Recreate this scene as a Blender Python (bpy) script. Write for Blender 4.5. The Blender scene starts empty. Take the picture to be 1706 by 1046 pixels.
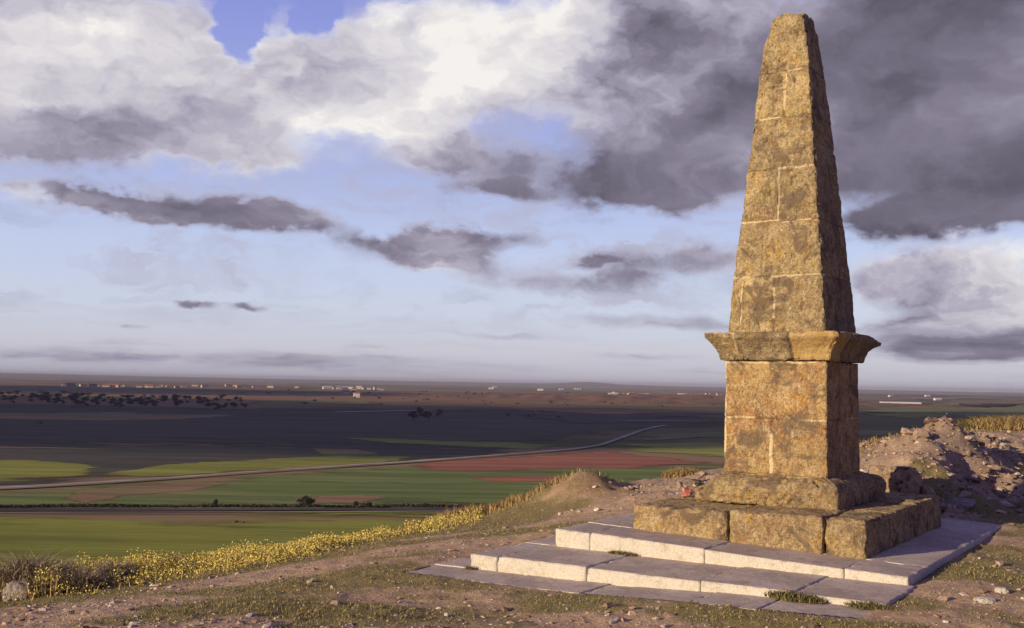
import bpy, math
import numpy as np

rng = np.random.default_rng(7)
SC = bpy.context.scene
COL = SC.collection
R = math.radians

# ------------------------------------------------------------------ camera model
FPX = 1750.0
ROLL = math.atan(0.0176)
PITCH = math.atan(114.0 / 1750.0)
EYE = np.array([0.0, 0.0, 1.6])
PLAIN = -32.0


def ray(px, py):
    a, b = px - 853.0, 523.0 - py
    c, s = math.cos(ROLL), math.sin(ROLL)
    x, y = a * c - b * s, a * s + b * c
    return np.array([x, FPX * math.cos(PITCH) - y * math.sin(PITCH), FPX * math.sin(PITCH) + y * math.cos(PITCH)])


def at_z(px, py, z):
    q = ray(px, py)
    return EYE + q * ((z - EYE[2]) / q[2])


def at_y(px, py, y):
    q = ray(px, py)
    return EYE + q * (y / q[1])


# ------------------------------------------------------------------ numpy noise
def _hash(ix, iy, iz, seed):
    h = (ix * 374761393 + iy * 668265263 + iz * 2147483647 + seed * 1274126177) & 0xFFFFFFFF
    h = ((h ^ (h >> 13)) * 1274126177) & 0xFFFFFFFF
    h = ((h ^ (h >> 16)) * 2246822519) & 0xFFFFFFFF
    return ((h ^ (h >> 15)) & 0xFFFFFF) / float(0xFFFFFF)


def vnoise(P, seed=0):
    P = np.asarray(P, float)
    I = np.floor(P).astype(np.int64)
    Fr = P - I
    U = Fr * Fr * Fr * (Fr * (Fr * 6 - 15) + 10)
    r = 0.0
    for dx in (0, 1):
        wx = U[:, 0] if dx else 1 - U[:, 0]
        for dy in (0, 1):
            wy = U[:, 1] if dy else 1 - U[:, 1]
            for dz in (0, 1):
                wz = U[:, 2] if dz else 1 - U[:, 2]
                r = r + wx * wy * wz * _hash(I[:, 0] + dx, I[:, 1] + dy, I[:, 2] + dz, seed)
    return r * 2 - 1


def fbm(P, octaves=4, seed=0, gain=0.5):
    P = np.asarray(P, float)
    a, s, out = 1.0, 0.0, 0.0
    for o in range(octaves):
        out = out + a * vnoise(P * (2.03 ** o) + 17.3 * o, seed + o)
        s += a
        a *= gain
    return out / s


def sstep(a, b, x):
    t = np.clip((x - a) / (b - a), 0, 1)
    return t * t * (3 - 2 * t)


# ------------------------------------------------------------------ mesh building
def mk(name, V, F, mat=None, parent=None, smooth=False, attrs=None, colors=None, loc=None):
    V = np.ascontiguousarray(V, np.float32)
    me = bpy.data.meshes.new(name)
    if isinstance(F, np.ndarray):
        F = [F]
    F = [f for f in F if len(f)]
    me.vertices.add(len(V))
    me.vertices.foreach_set('co', V.ravel())
    nl = sum(f.size for f in F)
    npoly = sum(len(f) for f in F)
    me.loops.add(nl)
    me.loops.foreach_set('vertex_index', np.concatenate([f.ravel() for f in F]).astype(np.int32))
    me.polygons.add(npoly)
    tot = np.concatenate([np.full(len(f), f.shape[1]) for f in F])
    st = np.concatenate([[0], np.cumsum(tot)[:-1]])
    me.polygons.foreach_set('loop_start', st.astype(np.int32))
    me.polygons.foreach_set('loop_total', tot.astype(np.int32))
    me.polygons.foreach_set('use_smooth', np.full(npoly, smooth))
    me.update(calc_edges=True)
    me.validate()
    for k, v in (attrs or {}).items():
        a = me.attributes.new(k, 'FLOAT', 'POINT')
        a.data.foreach_set('value', np.ascontiguousarray(v, np.float32))
    if colors is not None:
        a = me.color_attributes.new('Col', 'FLOAT_COLOR', 'POINT')
        c = np.ones((len(V), 4), np.float32)
        c[:, :3] = colors
        a.data.foreach_set('color', c.ravel())
    if mat:
        me.materials.append(mat)
    o = bpy.data.objects.new(name, me)
    COL.objects.link(o)
    if parent:
        o.parent = parent
    if loc is not None:
        o.location = loc
    return o


def tag(o, label=None, cat=None, group=None, kind=None):
    for k, v in (('label', label), ('category', cat), ('group', group), ('kind', kind)):
        if v:
            o[k] = v
    return o


def empty(name, loc, label, cat, group=None, rz=0.0):
    o = bpy.data.objects.new(name, None)
    o.empty_display_size = 0.3
    COL.objects.link(o)
    o.location = loc
    o.rotation_euler = (0, 0, rz)
    return tag(o, label, cat, group)


def cube_grid(nu, nv, nw):
    """Welded cube surface; returns params (n,3) in 0..1 and quads."""
    idx = {}
    pts = []
    quads = []

    def vid(i, j, k):
        key = (i, j, k)
        if key not in idx:
            idx[key] = len(pts)
            pts.append(key)
        return idx[key]
    for k in (0, nw):
        for i in range(nu):
            for j in range(nv):
                q = [vid(i, j, k), vid(i + 1, j, k), vid(i + 1, j + 1, k), vid(i, j + 1, k)]
                quads.append(q if k else q[::-1])
    for j in (0, nv):
        for i in range(nu):
            for k in range(nw):
                q = [vid(i, j, k), vid(i + 1, j, k), vid(i + 1, j, k + 1), vid(i, j, k + 1)]
                quads.append(q[::-1] if j else q)
    for i in (0, nu):
        for j in range(nv):
            for k in range(nw):
                q = [vid(i, j, k), vid(i, j + 1, k), vid(i, j + 1, k + 1), vid(i, j, k + 1)]
                quads.append(q if i else q[::-1])
    return np.array(pts, float) / np.array([nu, nv, nw]), np.array(quads)


def vnormals(V, Q):
    e1 = V[Q[:, 2]] - V[Q[:, 0]]
    e2 = V[Q[:, 3]] - V[Q[:, 1]]
    n = np.cross(e1, e2)
    N = np.zeros_like(V)
    for k in range(4):
        np.add.at(N, Q[:, k], n)
    return N / np.maximum(np.linalg.norm(N, axis=1), 1e-9)[:, None]


def rough_solid(mapfn, dims, res, amp=0.010, edge=0.02, chip=0.02, seed=0, maxn=400, pits=0.008):
    """A stone: mapped cube grid, worn edges, uneven faces. Returns V, Q, UVW."""
    n = [int(min(maxn, max(3, round(d / res)))) for d in dims]
    U, Q = cube_grid(*n)
    V = mapfn(U)
    # distance (in metres) to nearest edge = second smallest distance to a face
    D = np.minimum(U, 1 - U) * np.array(dims)
    D.sort(axis=1)
    de = D[:, 1]
    N = vnormals(V, Q)
    wob = fbm(V * 5.0, 3, seed)
    ed = edge * (1.0 + 0.8 * fbm(V * 7.0, 2, seed + 9))
    k = np.clip(1 - de / np.maximum(ed * 1.6, 1e-4), 0, 1)
    disp = -0.55 * ed * k * k
    cn = fbm(V * 11.0, 3, seed + 21)
    disp -= chip * np.clip(1 - de / 0.05, 0, 1) * np.clip(cn * 2.2 - 0.25, 0, 1)
    disp += amp * wob + 0.45 * amp * fbm(V * 22.0, 3, seed + 5)
    pn = fbm(V * 16.0, 2, seed + 33)
    disp -= pits * np.clip(pn * 3.0 - 0.9, 0, 1)
    V = V + N * disp[:, None]
    return V, Q, U


# ------------------------------------------------------------------ material helpers
class NT:
    def __init__(s, mat):
        s.t = mat.node_tree
        s.l = s.t.links

    def n(s, typ, props=None, **ins):
        nd = s.t.nodes.new(typ)
        for k, v in (props or {}).items():
            setattr(nd, k, v)
        for k, v in ins.items():
            k = k.replace('_', ' ')
            sock = nd.inputs[int(k[1:])] if (k[0] == 'i' and k[1:].isdigit()) else nd.inputs[k]
            if isinstance(v, bpy.types.NodeSocket):
                s.l.new(v, sock)
            else:
                if isinstance(v, (tuple, list)) and len(v) == 3 and sock.type == 'RGBA':
                    v = (*v, 1)
                sock.default_value = v
        return nd

    def math(s, op, a, b=0.0, clamp=False):
        return s.n('ShaderNodeMath', {'operation': op, 'use_clamp': clamp}, i0=a, i1=b).outputs[0]

    def noise(s, vec, scale, detail=4.0, rough=0.55, dist=0.0):
        return s.n('ShaderNodeTexNoise', None, Vector=vec, Scale=scale, Detail=detail, Roughness=rough, Distortion=dist)

    def ss(s, x, a, b, lo=0.0, hi=1.0):
        return s.n('ShaderNodeMapRange', {'interpolation_type': 'SMOOTHSTEP'}, i0=x, i1=a, i2=b, i3=lo, i4=hi).outputs[0]

    def mix(s, fac, a, b, mode='MIX'):
        nd = s.t.nodes.new('ShaderNodeMix')
        nd.data_type = 'RGBA'
        nd.blend_type = mode
        for sock, v in ((nd.inputs[0], fac), (nd.inputs[6], a), (nd.inputs[7], b)):
            if isinstance(v, bpy.types.NodeSocket):
                s.l.new(v, sock)
            else:
                if isinstance(v, (tuple, list)) and len(v) == 3:
                    v = (*v, 1)
                sock.default_value = v
        return nd.outputs[2]

    def attr(s, name):
        return s.n('ShaderNodeAttribute', {'attribute_name': name})

    def mapping(s, vec, loc=(0, 0, 0), rot=(0, 0, 0), scale=(1, 1, 1), typ='POINT'):
        return s.n('ShaderNodeMapping', {'vector_type': typ}, Vector=vec, Location=loc, Rotation=rot, Scale=scale).outputs[0]


def newmat(name, rough=0.9, spec=0.15):
    m = bpy.data.materials.new(name)
    m.use_nodes = True
    t = NT(m)
    b = m.node_tree.nodes['Principled BSDF']
    b.inputs['Roughness'].default_value = rough
    b.inputs['Specular IOR Level'].default_value = spec
    return m, t, b


def bump(t, b, h, strength=0.6, dist=0.02):
    nd = t.n('ShaderNodeBump', None, Height=h, Strength=strength, Distance=dist)
    t.l.new(nd.outputs[0], b.inputs['Normal'])


def stone_mat(name, A=(.40, .255, .105), B=(.27, .17, .085), red=0.0, bumpk=1.0):
    m, t, b = newmat(name, 0.92, 0.1)
    co = t.n('ShaderNodeTexCoord').outputs['Object']
    n1 = t.noise(co, 2.3, 6, 0.62, 0.4).outputs[0]
    c = t.mix(t.ss(n1, .38, .62), B, A)
    # weathered grey-brown zones
    n2 = t.noise(co, 1.4, 5, 0.65, 0.6).outputs[0]
    c = t.mix(t.ss(n2, .50, .66, 0, .65), c, (.26, .185, .12))
    if red:
        n3 = t.noise(co, 3.1, 5, 0.6, 0.5).outputs[0]
        c = t.mix(t.ss(n3, .46, .64, 0, red), c, (.46, .22, .095))
    # ochre lichen
    n4 = t.noise(co, 6.5, 7, 0.66, 0.7).outputs[0]
    c = t.mix(t.ss(n4, .55, .66, 0, .75), c, (.52, .33, .06))
    # pale crust, rust and olive patches, a few centimetres across
    n5 = t.noise(co, 6.0, 7, 0.62, 0.5).outputs[0]
    c = t.mix(t.ss(n5, .46, .70, 0, .75), c, (.62, .51, .33))
    n5b = t.noise(t.mapping(co, loc=(4, 1, 7), scale=(1, 1, .7)), 27.0, 6, 0.7, 0.1).outputs[0]
    c = t.mix(t.ss(n5b, .48, .64, 0, .72), c, (.66, .56, .38))
    n5c = t.noise(t.mapping(co, loc=(9, 3, 2), scale=(1, 1, .8)), 8.5, 6, 0.66, 0.4).outputs[0]
    c = t.mix(t.ss(n5c, .52, .68, 0, .65), c, (.33, .18, .085))
    n5d = t.noise(t.mapping(co, loc=(1, 8, 5)), 4.2, 6, 0.66, 0.3).outputs[0]
    c = t.mix(t.ss(n5d, .54, .68, 0, .5), c, (.30, .25, .10))
    # dark pits and spots
    n6 = t.noise(co, 33.0, 6, 0.74, 0.1).outputs[0]
    c = t.mix(t.ss(n6, .50, .64, 0, .68), c, (.15, .10, .065))
    n6b = t.noise(co, 5.3, 9, 0.75, 0.4).outputs[0]
    c = t.mix(t.ss(n6b, .55, .66, 0, .75), c, (.14, .10, .075))
    # grain
    n7 = t.noise(co, 95.0, 4, 0.7).outputs[0]
    c = t.mix(1.0, c, t.mix(t.ss(n7, .35, .65), (.66, .64, .62), (1.28, 1.28, 1.26)), 'MULTIPLY')
    mo = t.attr('mort').outputs['Fac']
    nm = t.noise(co, 14.0, 6, .75).outputs[0]
    mo2 = t.ss(t.math('ADD', mo, t.math('MULTIPLY', t.math('SUBTRACT', nm, .5), 1.3)), .32, .66, 0, .9)
    c = t.mix(mo2, c, (.78, .66, .44))
    tn = t.attr('tone').outputs['Fac']
    c = t.mix(1.0, c, t.mix(tn, (.74, .73, .78), (1.16, 1.13, 1.02)), 'MULTIPLY')
    n9 = t.noise(co, 3.7, 7, .7, .8).outputs[0]
    c = t.mix(t.ss(n9, .50, .62, 0, .8), c, (.175, .132, .10))
    n10 = t.noise(t.mapping(co, scale=(1, 1, .22), loc=(3, 3, 0)), 7.0, 6, .68, .3).outputs[0]
    c = t.mix(t.ss(n10, .54, .68, 0, .55), c, (.17, .125, .095))
    gv = t.attr('groove').outputs['Fac']
    c = t.mix(t.math('MULTIPLY', t.math('SUBTRACT', gv, t.math('MULTIPLY', t.attr('mort').outputs['Fac'], 1.6), True), .75), c, (.13, .09, .065))
    cl = t.attr('clean').outputs['Fac']
    c = t.mix(t.math('MULTIPLY', cl, .8), c, t.mix(t.ss(n4, .35, .65), (.56, .36, .13), (.68, .50, .24)))
    t.l.new(c, b.inputs['Base Color'])
    h1 = t.noise(co, 38.0, 6, 0.7).outputs[0]
    h2 = t.noise(co, 12.0, 4, 0.6).outputs[0]
    h = t.math('ADD', t.math('MULTIPLY', h1, .7), t.math('MULTIPLY', h2, .6))
    bump(t, b, h, 0.9 * bumpk, 0.045)
    return m


M_SHAFT = stone_mat('lichen_sandstone', (.50, .41, .23), (.36, .295, .18))
M_DIE = stone_mat('ochre_sandstone', (.53, .385, .19), (.42, .28, .145), red=.6)
M_BASE = stone_mat('plinth_sandstone', (.54, .425, .225), (.40, .30, .175))


def slab_mat():
    m, t, b = newmat('granite_slab', 0.85, 0.2)
    co = t.n('ShaderNodeTexCoord').outputs['Object']
    n1 = t.noise(co, 1.7, 6, .65).outputs[0]
    c = t.mix(t.ss(n1, .35, .65), (.42, .39, .36), (.53, .50, .45))
    n2 = t.noise(co, 70, 4, .7).outputs[0]
    c = t.mix(t.ss(n2, .48, .66, 0, .6), c, (.24, .22, .20))
    n3 = t.noise(co, 9, 7, .7, .5).outputs[0]
    c = t.mix(t.ss(n3, .56, .70, 0, .6), c, (.26, .225, .175))
    n4 = t.noise(co, 4.1, 6, .7, .5).outputs[0]
    c = t.mix(t.ss(n4, .57, .68, 0, .5), c, (.48, .42, .27))
    # tops coloured darker than the upright faces, putting the grazing sun into the colour
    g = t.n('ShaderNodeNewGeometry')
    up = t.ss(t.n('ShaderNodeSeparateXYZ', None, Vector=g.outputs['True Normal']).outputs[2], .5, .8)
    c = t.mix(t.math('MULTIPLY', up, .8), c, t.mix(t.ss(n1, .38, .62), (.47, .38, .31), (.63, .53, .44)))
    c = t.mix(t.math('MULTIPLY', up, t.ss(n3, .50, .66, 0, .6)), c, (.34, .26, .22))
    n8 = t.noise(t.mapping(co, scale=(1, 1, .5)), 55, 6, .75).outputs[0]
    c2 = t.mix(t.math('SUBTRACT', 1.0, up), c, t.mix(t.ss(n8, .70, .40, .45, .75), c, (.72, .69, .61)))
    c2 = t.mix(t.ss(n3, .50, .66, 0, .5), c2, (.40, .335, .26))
    c2 = t.mix(1.0, c2, t.mix(t.ss(n2, .35, .65), (.82, .82, .82), (1.15, 1.15, 1.15)), 'MULTIPLY')
    t.l.new(c2, b.inputs['Base Color'])
    bump(t, b, t.math('ADD', t.noise(co, 60, 5, .7).outputs[0], t.math('MULTIPLY', n3, .8)), 0.5, 0.012)
    return m


M_SLAB = slab_mat()

# ------------------------------------------------------------------ monument
MON = np.array([3.0808, 10.3144, 0.0])     # front right corner of the pedestal, on plan
MROT = -R(34.6)
cr, sr = math.cos(MROT), math.sin(MROT)


def m2w(P):
    P = np.atleast_2d(np.asarray(P, float))
    return np.c_[P[:, 0] * cr - P[:, 1] * sr + MON[0], P[:, 0] * sr + P[:, 1] * cr + MON[1], P[:, 2]]


def w2m(X, Y):
    dx, dy = X - MON[0], Y - MON[1]
    return dx * cr + dy * sr, -dx * sr + dy * cr


CA, CB = -0.535, 0.585          # plan centre of the monument
monument = empty('stone_monument', tuple(MON), 'tall tapering weathered sandstone obelisk with moulded collar on a square block base', 'monument', rz=MROT)


def lines_mask(V, lines, w=0.011):
    """lines: (face, orientation, pos, lo, hi): face 'f' front (y small) or 'r' right."""
    mask = np.zeros(len(V))
    jit = 0.012 * fbm(V * 9, 2, 77)
    for ori, pos, lo, hi, ww in lines:
        if ori == 'h':
            d = np.abs(V[:, 2] + jit - pos)
            s = V[:, 0]
        else:
            d = np.abs(V[:, 0] + jit - pos)
            s = V[:, 2]
        inside = sstep(lo - .02, lo + .02, s) * (1 - sstep(hi - .02, hi + .02, s))
        mask = np.maximum(mask, (1 - sstep(ww * .6, ww * 1.5, d)) * inside)
    return mask


def taper_map(zs, hs):
    zs, hs = np.array(zs), np.array(hs)

    def fn(U):
        z = zs[0] + U[:, 2] * (zs[-1] - zs[0])
        h = np.interp(z, zs, hs)
        return np.c_[CA + (2 * U[:, 0] - 1) * h, CB + (2 * U[:, 1] - 1) * h, z]
    return fn


def carve(V, levels, verts, depth=.009, w=.007):
    """recess the bed joints on all faces and the upright joints on front and back; returns mask"""
    jit = .010 * fbm(V * 7, 2, 78)
    m = np.zeros(len(V))
    for z in levels:
        m = np.maximum(m, 1 - sstep(w * .5, w * 1.6, np.abs(V[:, 2] + jit - z)))
    lv = [-9] + list(levels) + [99]
    for a, z0_, z1_ in verts:
        m = np.maximum(m, (1 - sstep(w * .5, w * 1.6, np.abs(V[:, 0] + jit - a))) * (V[:, 2] > z0_) * (V[:, 2] < z1_))
        m = np.maximum(m, (1 - sstep(w * .5, w * 1.6, np.abs(V[:, 1] + jit - (CB + (a - CA) + .1)))) * (V[:, 2] > z0_) * (V[:, 2] < z1_))
    m *= .35 + .65 * sstep(-.35, .15, fbm(V * 3.1, 3, 79))
    dx, dy = V[:, 0] - CA, V[:, 1] - CB
    r = np.maximum(np.hypot(dx, dy), 1e-3)
    V[:, 0] -= dx / r * depth * m
    V[:, 1] -= dy / r * depth * m
    return m


def front_only(V, N):
    return N[:, 1] < -0.5


def side_only(V, N):
    return N[:, 0] > 0.5


# shaft
def tones(V, zs, vs, seed):
    r = np.random.default_rng(seed)
    zi = np.searchsorted(zs, V[:, 2] + .008 * fbm(V * 9, 2, 5))
    vj = np.array(vs)[np.minimum(zi, len(vs) - 1)]
    side = (V[:, 0] > vj).astype(int) + 2 * (V[:, 1] > CB + .2 * np.where(zi % 2, 1, -1)).astype(int)
    return r.random((len(zs) + 1, 4))[zi, side]


V, Q, U = rough_solid(taper_map([2.13, 2.72, 3.7, 4.95, 5.28, 5.60], [.522, .478, .385, .268, .228, .172]), (1.0, 1.0, 3.35), .0125,
                      amp=.015, edge=.03, chip=.04, seed=3, maxn=280, pits=.022)
top = sstep(5.22, 5.6, V[:, 2])
V[:, 2] -= .07 * top * (0.5 - 0.9 * fbm(V * 5, 3, 14)) * (np.abs(V[:, 0] - CA) + np.abs(V[:, 1] - CB)) / .25
V[:, :2] += (np.array([CA, CB]) - V[:, :2]) * (.03 * top ** 2)[:, None]
fm = (U[:, 1] < .02)
sm = (U[:, 0] > .98)
mt = lines_mask(V, [('h', 2.735, -1.1, -.82, .010), ('h', 2.735, -.60, 0.05, .009), ('h', 3.32, -.95, -.52, .008), ('h', 3.30, -.50, -.05, .005),
                    ('v', -.555, 2.30, 2.62, .012), ('v', -.545, 3.32, 3.86, .009), ('h', 3.87, -.56, -.10, .012), ('v', -.515, 4.50, 4.90, .009),
                    ('h', 4.93, -.5, -.2, .006), ('h', 4.42, -.80, -.55, .006), ('v', -.90, 2.15, 2.70, .004)]) * fm
mt = np.maximum(mt, lines_mask(np.c_[V[:, 1], V[:, 0], V[:, 2]], [('h', 2.735, -.1, .4, .007), ('h', 3.87, .1, .9, .005), ('h', 4.6, .2, 1., .005)]) * sm * .55)
gv = carve(V, [2.735, 3.31, 3.87, 4.42, 4.93], [(-.555, 2.15, 2.73), (-.545, 3.31, 3.87), (-.70, 2.74, 3.31), (-.60, 3.87, 4.42), (-.515, 4.42, 4.93)])
mk('shaft', V, Q, M_SHAFT, monument, True, {'mort': mt, 'groove': gv, 'tone': tones(V, [2.735, 3.31, 3.87, 4.42, 4.93], [-.555, 3, -.545, -.56, -.515, 3], 4)})

# collar (cavetto cornice)
cz = [1.868, 1.93, 1.99, 2.05, 2.09, 2.10, 2.155]
ch = [.582, .594, .622, .672, .712, .722, .726]
V, Q, U = rough_solid(taper_map(cz, ch), (1.4, 1.4, .29), .012, amp=.008, edge=.016, chip=.055, seed=41, pits=.012)
left = sstep(-1.0, -1.2, V[:, 0]) * (1 - sstep(.0, .3, V[:, 1]))
lw = sstep(-.98, -1.26, V[:, 0]) * sstep(.1, -.2, V[:, 1])
V[:, 0] += .07 * lw * (1 - sstep(1.9, 2.02, V[:, 2])) * -0.6 + lw * .03
# broken far right corner
fr = sstep(.9, 1.32, V[:, 1]) * sstep(-.2, .2, V[:, 0])
V[:, 2] -= .055 * fr * sstep(2.0, 2.15, V[:, 2])
for pos, dep in ((-.90, .010), (-.33, .022)):
    g = (1 - sstep(.008, .022, np.abs(V[:, 0] - pos + .012 * fbm(V * 8, 2, 4)))) * (U[:, 1] < .3)
    V[:, 1] += dep * g
clean = sstep(-.33, -.31, V[:, 0]) * (U[:, 1] < .25)
V[:, 1] += .022 * (1 - clean) * sstep(.3, .05, U[:, 1])
mt = lines_mask(V, [('v', -.915, 1.88, 2.14, .006), ('h', 2.150, -1.2, -.9, .008)]) * (U[:, 1] < .03)
mk('collar', V, Q, M_SHAFT, monument, True, {'mort': mt, 'clean': clean, 'tone': np.where(V[:, 0] < -.9, .75, .12)})

# pedestal block
V, Q, U = rough_solid(taper_map([.70, 1.0, 1.866], [.545, .541, .532]), (1.08, 1.08, 1.17), .0115, amp=.006, edge=.014, chip=.014, seed=8, pits=.006)
fm = U[:, 1] < .02
sm = U[:, 0] > .98
mt = lines_mask(V, [('h', 1.285, -1.1, -.74, .011), ('h', 1.275, -.29, .02, .009), ('v', -.565, .70, 1.13, .017), ('h', .715, -.72, -.42, .014),
                    ('h', 1.85, -1.08, -.1, .008), ('v', -1.06, .7, 1.86, .011)]) * (fm | (U[:, 0] < .02))
mt = np.maximum(mt, lines_mask(np.c_[V[:, 1], V[:, 0], V[:, 2]], [('h', 1.285, .7, 1.2, .009), ('v', 1.10, .75, 1.25, .006)]) * sm * .6)
gv = carve(V, [1.28], [(-.565, .7, 1.28)])
mk('pedestal', V, Q, M_DIE, monument, True, {'mort': mt, 'groove': gv, 'tone': tones(V, [1.28], [-.565, 3], 9) * .5 + .4})


# moulded base course
def base_map(U):
    z0 = .425
    w = U[:, 2]
    z = z0 + np.interp(w, [0, .62, .78, 1.0], [0, .19, .255, .30])
    h = np.interp(w, [0, .55, .68, .8, 1.0], [.735, .735, .715, .66, .555])
    a = CA + (2 * U[:, 0] - 1) * h
    bb = CB + .02 + (2 * U[:, 1] - 1) * h * 1.16
    a = a + .06 * (a > CA) * 0
    return np.c_[a, bb, z]


V, Q, U = rough_solid(base_map, (1.45, 1.6, .36), .0135, amp=.015, edge=.03, chip=.03, seed=19, pits=.04)
lw = sstep(-.95, -1.3, V[:, 0])
V[:, 2] -= .09 * lw * sstep(.5, .7, V[:, 2]) * (1 + .6 * fbm(V * 6, 2, 3))
mk('base_course', V, Q, M_BASE, monument, True, {'tone': np.full(len(V), .5)})


# plinth of separate blocks
def ptz(a):
    return .425 + .012 * (a + 1.65)


def block(a0, a1, b0, b1, seed, parent, drop=0.0, edge=.05):
    zb = lambda a: .168 - .021 * (a + 2.19) - .03

    def fn(U):
        a = a0 + U[:, 0] * (a1 - a0)
        b = b0 + U[:, 1] * (b1 - b0)
        zt = ptz(a) - drop
        return np.c_[a, b, zb(a) + U[:, 2] * (zt - zb(a))]
    V, Q, U = rough_solid(fn, (a1 - a0, b1 - b0, .36), .0145, amp=.016, edge=edge, chip=.03, seed=seed, pits=.012)
    return mk('plinth_block', V, Q, M_BASE, parent, True, {'mort': np.zeros(len(V)), 'tone': np.full(len(V), .35 + .5 * ((seed * 37) % 10) / 10)})


blocks = [(-1.655, -.662, -.86, -.02, 101, .012), (-.648, .245, -.84, -.02, 102, 0.0), (.262, .63, -.845, -.06, 103, 0.0), (-.40, .635, -.05, .90, 104, .004),
          (-.38, .63, .915, 2.02, 105, 0.0), (-1.65, -.41, .0, .98, 106, .01), (-1.66, -.40, .99, 2.03, 107, .008)]
for a0, a1, b0, b1, sd, dr in blocks:
    o = block(a0, a1, b0, b1, sd, monument, dr, .038 if sd < 104 else .03)

# ------------------------------------------------------------------ platform steps
platform = empty('stepped_platform', tuple(MON), 'low platform of pale stone slabs in three steps under the obelisk', 'platform', rz=MROT)


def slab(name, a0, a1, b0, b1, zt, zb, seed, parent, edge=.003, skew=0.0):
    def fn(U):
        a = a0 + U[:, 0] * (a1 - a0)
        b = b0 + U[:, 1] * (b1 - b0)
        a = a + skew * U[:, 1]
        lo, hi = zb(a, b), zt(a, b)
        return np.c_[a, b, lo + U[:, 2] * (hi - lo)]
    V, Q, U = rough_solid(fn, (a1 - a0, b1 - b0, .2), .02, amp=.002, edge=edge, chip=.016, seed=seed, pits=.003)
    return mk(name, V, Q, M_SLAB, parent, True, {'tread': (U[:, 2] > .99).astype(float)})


def step(name, b0, b1, splits, zt, zb, depth_splits, seed):
    root = bpy.data.objects.new(name, None)
    COL.objects.link(root)
    root.parent = platform
    ds = [b0] + depth_splits + [b1]
    for j in range(len(ds) - 1):
        sp = splits[j] if isinstance(splits[0], list) else splits
        for i in range(len(sp) - 1):
            dz = .004 * math.sin(seed + 3.1 * i + 1.7 * j)
            f2 = lambda a, b, dz=dz: zt(a, b) + dz
            slab('stone_slab', sp[i] + .003, sp[i + 1] - .003, ds[j] + (.003 if j else 0), ds[j + 1] - .003, f2, zb, seed + 10 * j + i, root)
    return root


z2 = lambda a, b: .130 - .0258 * a
z2b = lambda a, b: .035 - .0300 * (a - 1.135) * -1 * -1 - .12
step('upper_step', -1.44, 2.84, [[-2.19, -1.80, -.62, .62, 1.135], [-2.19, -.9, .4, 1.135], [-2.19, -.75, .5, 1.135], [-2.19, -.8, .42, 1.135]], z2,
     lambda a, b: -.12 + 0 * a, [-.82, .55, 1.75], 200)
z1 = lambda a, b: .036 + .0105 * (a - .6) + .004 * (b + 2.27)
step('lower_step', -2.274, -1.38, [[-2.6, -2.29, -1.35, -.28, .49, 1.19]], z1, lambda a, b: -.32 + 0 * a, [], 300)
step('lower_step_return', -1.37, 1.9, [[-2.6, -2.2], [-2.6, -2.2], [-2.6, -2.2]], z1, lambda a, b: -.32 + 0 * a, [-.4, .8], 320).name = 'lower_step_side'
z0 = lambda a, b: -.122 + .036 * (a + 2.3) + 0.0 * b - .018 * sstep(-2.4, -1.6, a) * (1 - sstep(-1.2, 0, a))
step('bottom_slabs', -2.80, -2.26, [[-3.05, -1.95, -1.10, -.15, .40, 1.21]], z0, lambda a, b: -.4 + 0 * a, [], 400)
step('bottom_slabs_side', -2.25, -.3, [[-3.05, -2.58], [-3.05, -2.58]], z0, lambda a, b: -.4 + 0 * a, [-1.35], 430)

# ------------------------------------------------------------------ near terrain
ctrl = []


def cp(px, py, y):
    p = at_y(px, py, y)
    ctrl.append((p[0], p[1], p[2]))


def cw(x, y, z):
    ctrl.append((x, y, z))


def cm(a, b, z):
    p = m2w([(a, b, z)])[0]
    ctrl.append(tuple(p))


# camera foreground
for x in (-4, -2, 0, 2, 4, 6):
    cw(x, 3.0, -.02 - .02 * max(0, -x))
cw(-5, 6, -.22), cw(-3, 6, -.12), cw(-1, 6.2, -.06), cw(1, 6.4, -.03), cw(3, 6.8, -.01), cw(5, 7, .0), cw(7, 8, .02)
# around the platform (just under the slab edges)
for a in (-3.05, -2.5, -1.9, -1.4, -.9, -.4, .1, .6, 1.1):
    cm(a, -2.84, float(z0(np.array(a), 0)) + .004)
    cm(a, -3.4, float(z0(np.array(a), 0)) - .02)
cm(-3.12, -2.6, -.145), cm(-3.12, -1.6, -.135), cm(-3.12, -.6, -.13), cm(-2.9, .1, -.03), cm(-2.7, .9, .0)
cm(1.30, -2.3, .03), cm(1.32, -1.4, .045), cm(1.3, -.4, .05), cm(1.3, .8, .055), cm(1.35, 2.0, .07), cm(1.4, 2.9, .09), cm(2.2, 0, .03), cm(2.4, 2.0, .06)
cm(2.0, -2, .02), cm(3.2, .6, .03), cm(.9, 3.0, .11), cm(-.2, 3.0, .15), cm(-1.2, 2.95, .16), cm(-2.1, 2.9, .13), cm(-2.6, 1.9, .05)
cm(0, 0, .0), cm(-1, 1, .0), cm(-1.5, -.5, .0), cm(.5, 1.5, .0), cm(-1.0, -2.0, -.2), cm(.5, -2.0, -.1), cm(-2.3, -2, -.25)
# edge of the hill, left to right
for px, py, y in ((-250, 1010, 11.0), (60, 985, 11.5), (250, 958, 12.5), (430, 928, 13.6), (600, 898, 15.0), (740, 874, 16), (850, 852, 16.8), (925, 832, 17.2)):
    cp(px, py, y)
for px, py, y in ((-200, 1060, 8.0), (60, 1025, 8.5), (300, 980, 10.0), (520, 938, 11.6), (700, 900, 12.8), (860, 876, 13.8), (1000, 850, 14.0), (450, 1000, 8.4), (650, 960, 9.6), (150, 1046, 7.2)):
    cp(px, py, y)
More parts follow.
